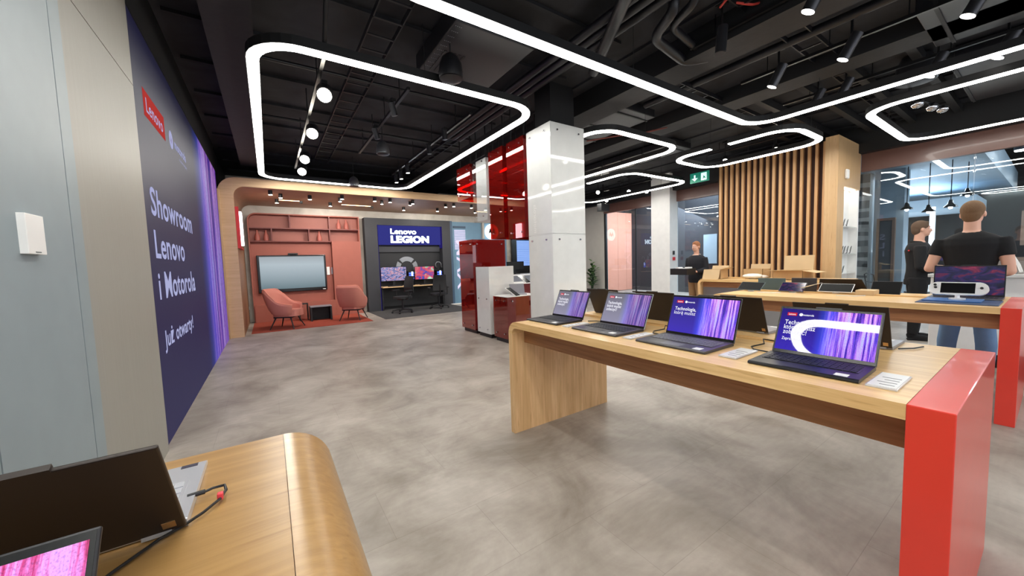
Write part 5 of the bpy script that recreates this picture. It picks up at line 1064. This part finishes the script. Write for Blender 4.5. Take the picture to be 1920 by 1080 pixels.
W(st).box(.86, 1.38, 11.05, 11.45, .38, .40).build('table_top', 'lap_grey', st); W(st).box(.86, .90, 11.05, 11.45, 0, .38).box(1.34, 1.38, 11.05, 11.45, 0, .38).box(.90, 1.34, 11.42, 11.45, 0, .38).build('frame', 'charcoal_dark', st)
st = thing('side_table', 'slimmer black side table just behind the dark grey one', 'side table', (0.8, 11.5, 0))
W(st).box(.62, .84, 11.4, 11.7, .45, .47).box(.62, .64, 11.4, 11.7, 0, .45).box(.82, .84, 11.4, 11.7, 0, .45).build('frame', 'black', st)

def office_chair(label, loc, rz):
    t = thing('office_chair', label, 'office chair', loc, rz, group='black office chairs at the gaming desk')
    for k in range(5):
        a = 2*PI*k/5+.3
        c_, s_ = math.cos(a), math.sin(a); MB().tube([(0, 0, .12), (.16*c_, .16*s_, .105), (.31*c_, .31*s_, .075)], [.028, .022, .018], 8).build('base_spoke', 'plastic_black', t, smooth=True)
        MB().cyl((.31*c_-.02*s_, .31*s_+.02*c_, .03), (.31*c_+.02*s_, .31*s_-.02*c_, .03), .03, n=14).build('caster', 'plastic_black', t, smooth=True)
    MB().cyl((0, 0, .10), (0, 0, .42), .028, n=12).box(-.10, .10, -.12, .12, .40, .44).build('column', 'plastic_black', t)
    q = [(0.25*math.copysign(abs(math.cos(a*PI/12))**.6, math.cos(a*PI/12)), 0.24*math.copysign(abs(math.sin(a*PI/12))**.6, math.sin(a*PI/12))) for a in range(24)]
    MB().prism(q, 'Z', .44, .50).build('seat', 'mesh_black', t, bevel=.02)
    b = MB(); rows = 7; cols = 8; vv = []; 
    for side in (0, .025):
        for j in range(rows):
            for i in range(cols):
                x = -.22+.44*i/(cols-1); z = .60+.50*j/(rows-1); w_ = 1-.12*(j/(rows-1))**2
                vv.append((x*w_, .24+side-.05*(1-(2*i/(cols-1)-1)**2)*-1+.06*(j/(rows-1))-.04*math.sin(PI*j/(rows-1)), z))
    ff = []; o2 = rows*cols
    for j in range(rows-1):
        for i in range(cols-1):
            a = j*cols+i; ff += [(a, a+1, a+cols+1, a+cols), (o2+a, o2+a+cols, o2+a+cols+1, o2+a+1)]
    for j in range(rows-1): a = j*cols; ff.append((a, a+cols, o2+a+cols, o2+a)); a = j*cols+cols-1; ff.append((a, o2+a, o2+a+cols, a+cols))
    for i in range(cols-1): ff.append((i, o2+i, o2+i+1, i+1)); a = (rows-1)*cols+i; ff.append((a, a+1, o2+a+1, o2+a))
    b.add(vv, ff).build('backrest', 'mesh_black', t, smooth=True)
    MB().box(-.17, .17, .20, .235, .66, .76).build('lumbar_pad', 'plastic_black', t, bevel=.012)
    MB().tube([(0, .08, .42), (0, .25, .44), (0, .31, .60), (0, .30, .80)], .022, 8).build('back_support', 'plastic_black', t, smooth=True)
    for sx in (-1, 1): MB().tube([(sx*.16, 0, .42), (sx*.29, 0, .44), (sx*.30, 0, .66)], .016, 8).box(sx*.30-.04, sx*.30+.04, -.14, .12, .66, .69).build('armrest', 'plastic_black', t)
    return t
office_chair('left black office chair turned sideways at the gaming desk', (3.30, 10.95, 0.006), math.radians(-70))
office_chair('right black office chair seen from behind at the gaming desk', (4.55, 11.20, 0.006), math.radians(170))
# ================================================================== PEOPLE
def remesh(mb, name, mats, parent, voxel, smooth=6):
    me = bpy.data.meshes.new('tmp'); me.from_pydata(mb.v, [], mb.f); o = bpy.data.objects.new('tmp', me); COL.objects.link(o)
    r = o.modifiers.new('r', 'REMESH'); r.mode = 'VOXEL'; r.voxel_size = voxel
    if smooth: s = o.modifiers.new('s', 'SMOOTH'); s.iterations = smooth; s.factor = 0.5
    dg = bpy.context.evaluated_depsgraph_get(); dg.update(); out = bpy.data.meshes.new_from_object(o.evaluated_get(dg))
    bpy.data.objects.remove(o); bpy.data.meshes.remove(me)
    out.name = name; out.materials.clear()
    for k in ([mats] if isinstance(mats, str) else mats): out.materials.append(MATS[k])
    for p in out.polygons: p.use_smooth = True
    b = bpy.data.objects.new(name, out); COL.objects.link(b); b.parent = parent; return b
def etube(mb, pts, rs, n=14):
    """limb: points with (rx, ry) radii; rx across x, ry along y for mostly vertical runs"""
    P = [Vector(p) for p in pts]; v = []
    for i, p in enumerate(P):
        d = (P[min(i+1, len(P)-1)]-P[max(i-1, 0)]).normalized()
        ax = Vector((1, 0, 0)); ax = (ax-d*ax.dot(d)); ax = ax.normalized() if ax.length > .2 else d.orthogonal().normalized(); ay = d.cross(ax)
        rx, ry = rs[i] if isinstance(rs[i], tuple) else (rs[i], rs[i])
        for j in range(n): t = 2*PI*j/n; v.append(tuple(p+ax*rx*math.cos(t)+ay*ry*math.sin(t)))
    f = [(i*n+j, i*n+(j+1) % n, (i+1)*n+(j+1) % n, (i+1)*n+j) for i in range(len(P)-1) for j in range(n)]
    f.append(tuple(range(n))[::-1]); f.append(tuple((len(P)-1)*n+j for j in range(n)))
    mb.add(v, f)
def hand(mb, wrist, fwd, up, side, s=1.0, curl=0.5):
    """palm + four fingers + thumb. fwd: along the hand, up: back of the hand, side: towards the thumb"""
    F, U, S = Vector(fwd).normalized(), Vector(up).normalized(), Vector(side).normalized(); w_ = Vector(wrist)
    etube(mb, [w_-F*.02, w_+F*.03*s, w_+F*.085*s], [(.027*s, .019*s), (.037*s, .017*s), (.040*s, .014*s)])
    for k, (o, ln) in enumerate(((.030, .070), (.010, .080), (-.010, .074), (-.030, .058))):
        b0 = w_+F*.08*s+S*o*s; a = curl*(.7+.1*k)
        p1 = b0+(F*math.cos(a*.5)-U*math.sin(a*.5))*ln*.45*s; p2 = p1+(F*math.cos(a*1.3)-U*math.sin(a*1.3))*ln*.32*s; p3 = p2+(F*math.cos(a*2)-U*math.sin(a*2))*ln*.25*s
        mb.tube([tuple(b0-F*.02*s), tuple(p1), tuple(p2), tuple(p3)], [.0095*s, .009*s, .0085*s, .007*s], 8)
    b0 = w_+F*.025*s+S*.03*s; p1 = b0+(S*.7+F*.6-U*.25).normalized()*.035*s; p2 = p1+(F*.85+S*.25-U*.4).normalized()*.03*s
    mb.tube([tuple(b0-S*.015*s), tuple(b0), tuple(p1), tuple(p2)], [.012*s, .012*s, .0105*s, .008*s], 8)
def head_mesh(mb, c, R):
    """head in a frame R (3x3: x right, y forward, z up); c = centre of the skull"""
    T = Matrix.Translation(c) @ R.to_4x4(); old = mb.T; mb.T = old @ T
    mb.blob((0, -.012, .018), (.076, .094, .100), n=20, k=14)
    mb.blob((0, .022, -.045), (.060, .068, .075), n=18, k=12)      # face and jaw
    mb.blob((0, .062, -.092), (.026, .020, .020))                    # chin
    mb.blob((0, .088, -.030), (.012, .020, .026))                    # nose
    mb.blob((0, .100, -.042), (.013, .012, .010))
    mb.blob((0, .074, .018), (.050, .016, .010))                     # brow
    mb.blob((0, .078, -.066), (.024, .012, .010))                    # lips
    for s_ in (-1, 1): mb.blob((s_*.038, .060, -.035), (.020, .018, .018)); mb.blob((s_*.079, -.010, -.018), (.010, .020, .032))
    mb.T = old
def person(label, loc, rz, H, dims, arms, head, hair_m, skin_m, top_m, leg_m, shoe_m, sleeves, stance=.10, build=1.0, collar=False, pose=None, jacket=False, ear_hair=0.0, hat=None):
    t = thing('person', label, 'person', loc, rz); k = H/1.80; B = build
    S = lambda p: tuple(v*k for v in p)
    hipL, hipR = (-.09, 0, .93), (.09, 0, .93)
    feet = [(-stance, .02, 0), (stance, -.02, 0)]
    neck_r = .058
    def torso(mb, e=0.0, z0=.90, z1=1.47):
        prof = [(.88, .165, .115), (.95, .170, .120), (1.05, .155, .108), (1.15, .158, .108), (1.27, .182, .120), (1.37, .198, .122), (1.43, .185, .105), (1.475, .115, .080), (1.50, .070, .066)]
        q = [(z, rx, ry) for z, rx, ry in prof if z0-.001 <= z <= z1+.001]
        etube(mb, [S((0, 0 if z > 1.3 else .01, z)) for z, _, _ in q], [((rx*B+e)*k, (ry*B+e)*k) for _, rx, ry in q], 20)
    def leg(mb, sgn, e=0.0, z0=.05):
        fx, fy, _ = feet[0 if sgn < 0 else 1]
        pts = [(sgn*.088, 0, .95), (sgn*.095, .005, .80), ((sgn*.095+fx)/2, .012, .52), (fx, fy+.0, .36), (fx, fy-.015, .09)]
        rr_ = [.098, .088, .062, .060, .045]
        if z0 > .05: pass
        etube(mb, [S(p) for p in pts], [((r_*B+e)*k, (r_*B+e)*k) for r_ in rr_], 14)
    def arm(mb, A, e=0.0, upto=1.0, n0=0):
        sh, el, wr = [Vector(S(p)) for p in A[:3]]
        if upto < 1.0:   # short sleeve ends part-way down the upper arm
            end = sh+(el-sh)*upto; etube(mb, [tuple(sh-(el-sh).normalized()*.03), tuple(sh+(el-sh)*.15), tuple(end)], [(.050*B+e)*k, (.054*B+e)*k, (.052*B+e)*k]); return
        etube(mb, [tuple(sh-(el-sh).normalized()*.02), tuple(sh+(el-sh)*.2), tuple(sh+(el-sh)*.6), tuple(el)], [(.050*B+e)*k, (.052*B+e)*k, (.046*B+e)*k, (.040*B+e)*k])
        etube(mb, [tuple(el), tuple(el+(wr-el)*.3), tuple(wr)], [(.040*B+e)*k, (.041*B+e)*k, (.027*B+e*.8)*k])
        mb.blob(tuple(el), ((.041*B+e)*k,)*3)
    hc = Vector(S((0, .03, 1.685))); hR = Euler(head).to_matrix()
    # body skin: one continuous surface
    mb = MB(); torso(mb, 0, .88, 1.50)
    for s_ in (-1, 1): leg(mb, s_)
    for A in arms: arm(mb, A)
    for A in arms:
        hand(mb, S(A[2]), A[3], A[4], A[5], k*1.0, A[6])
    etube(mb, [S((0, 0, 1.42)), S((0, .005, 1.50)), tuple(hc+hR @ Vector((0, -.02, -.06)))], [.066*k, neck_r*k, .056*k])
    head_mesh(mb, hc, hR @ Matrix.Scale(k, 3))
    remesh(mb, 'body', skin_m, t, .0075, 5)
    # top
    mb = MB(); torso(mb, .016 if jacket else .010, .88 if not jacket else .88, 1.475)
    mb.blob(S((0, .0, 1.43)), ((.150*B)*k, (.088*B)*k, .055*k)); mb.blob(S((0, -.004, 1.462)), ((.118*B)*k, (.084*B)*k, .050*k))
    for A in arms: arm(mb, A, .017 if jacket else .011, sleeves)
    if jacket: etube(mb, [S((0, 0, .84)), S((0, 0, .92))], [(.185*B*k, .135*B*k), (.182*B*k, .132*B*k)], 20)
    tp = remesh(mb, 'jacket' if jacket else 't_shirt', top_m, t, .011, 6)
    if collar:
        v_ = MB(); v_.tube([S((.075*math.cos(a), .0+.072*math.sin(a), 1.485+.012*math.sin(a)*-1)) for a in [2*PI*i/20 for i in range(21)]], .016*k, 8); v_.build('collar', top_m if collar is True else collar, tp, smooth=True)
    mb = MB()
    for s_ in (-1, 1): leg(mb, s_, .012)
    etube(mb, [S((0, 0, .85)), S((0, 0, .98))], [(.175*B*k, .125*B*k), (.168*B*k, .120*B*k)], 20)
    remesh(mb, 'trousers', leg_m, t, .012, 5)
    for fx, fy, _ in feet:
        m2 = MB(); m2.blob(S((fx, fy+.06, .045)), (.047*k, .135*k, .045*k)); m2.blob(S((fx, fy-.02, .075)), (.043*k, .06*k, .055*k)); m2.box(fx*k-.045*k, fx*k+.045*k, (fy-.07)*k, (fy+.18)*k, 0, .022)
        remesh(m2, 'shoe', shoe_m, t, .009, 3)
    # hair: cap over the skull, cut off below the hairline
    m3 = MB(); m3.T = Matrix.Translation(hc) @ (hR @ Matrix.Scale(k, 3)).to_4x4()
    m3.blob((0, -.018, .032), (.0825, .0965, .0960), n=24, k=16); m3.blob((0, -.055, -.012), (.070, .058, .082), n=16, k=10); m3.blob((0, -.03, .0), (.080, .05, .05), n=16, k=10); m3.blob((0, .045, .078), (.052, .036, .030), n=14, k=8)
    h = remesh(m3, 'hair', hair_m, t, .006, 3)
    # eyes
    for s_ in (-1, 1):
        e_ = MB(); e_.T = m3.T; e_.blob((s_*.030, .0835, -.006), (.0105, .006, .0065)); e_.build('eye', 'sticker_white', t, smooth=True)
        e_ = MB(); e_.T = m3.T; e_.blob((s_*.030, .0885, -.006), (.0048, .003, .0048)); e_.build('iris', 'black_gloss', t, smooth=True)
    m4 = MB(); m4.T = m3.T; m4.blob((0, .0885, -.067), (.022, .004, .004)); m4.build('lips', 'pink_fabric', t, smooth=True)
    return t, tp
# tall man in black t-shirt, seen from behind, facing away (+x)
person('tall man in a black t-shirt and light jeans seen from behind', (6.25, 0.535, 0), -PI/2+.0, 1.90, None,
       [((-.195, 0, 1.40), (-.27, -.03, 1.13), (-.15, .24, 1.12), (.55, .8, .05), (0, 0, 1), (.8, -.55, 0), .5),
        ((.195, 0, 1.40), (.245, -.03, 1.10), (.18, .22, 1.06), (-.35, .9, 0), (0, 0, 1), (-.9, -.35, 0), .4)],
       (0.10, 0, -.15), 'hair_fair', 'skin_light', 'cloth_black', 'denim', 'cloth_black', .50, stance=.13, build=1.0)
# man in dark jacket in profile, looking right
p, tp = person('man in a black jacket in profile talking to the tall man', (8.45, 1.24, 0), math.radians(-165), 1.85, None,
       [((-.20, 0, 1.40), (-.25, -.02, 1.12), (-.20, .20, 1.02), (.2, .95, -.1), (0, 0, 1), (1, 0, 0), .5),
        ((.20, 0, 1.40), (.25, .0, 1.12), (.14, .24, 1.06), (-.3, .9, 0), (0, 0, 1), (-.9, -.3, 0), .5)],
       (0.06, 0, .12), 'hair_brown', 'skin', 'cloth_black', 'cloth_black', 'cloth_black', 1.0, stance=.11, build=1.04, collar=True, jacket=True)
m = MB(); m.blob((.17, -.115, 1.40), (.030, .012, .012)); m.build('shoulder_print', 'red_bright', tp, smooth=True)
# man carrying a tray by the far pillar
person('man in a dark jacket and khaki trousers carrying a black tray', (8.20, 4.64, 0), math.radians(82), 1.76, None,
       [((-.20, 0, 1.40), (-.25, -.01, 1.14), (-.17, .22, 1.10), (.15, .95, 0), (-1, 0, .2), (0, 0, 1), .9),
        ((.20, 0, 1.40), (.25, .0, 1.14), (.17, .22, 1.10), (-.15, .95, 0), (1, 0, .2), (0, 0, 1), .9)],
       (0.0, 0, .05), 'hair_ginger', 'skin', 'cloth_navy', 'khaki', 'cloth_black', 1.0, stance=.10, build=1.06, collar='cloth_grey', jacket=True)
ty = thing('crate', 'black crate with white items carried by the man in khaki trousers', 'crate', (8.20, 4.64, 1.0), math.radians(82))
MB().box(-.22, .22, .31, .60, .02, .03).box(-.22, -.21, .31, .60, .03, .16).box(.21, .22, .31, .60, .03, .16).box(-.21, .21, .31, .32, .03, .16).box(-.21, .21, .59, .60, .03, .16).build('crate_body', 'plastic_black', ty)
for x, y, z in ((-.12, .42, .15), (.1, .45, .15), (0.0, .5, .13)):
    b = MB().box(x-.06, x+.06, y-.05, y+.05, .04, z+.04).build('white_item', 'paper', ty, bevel=.01)
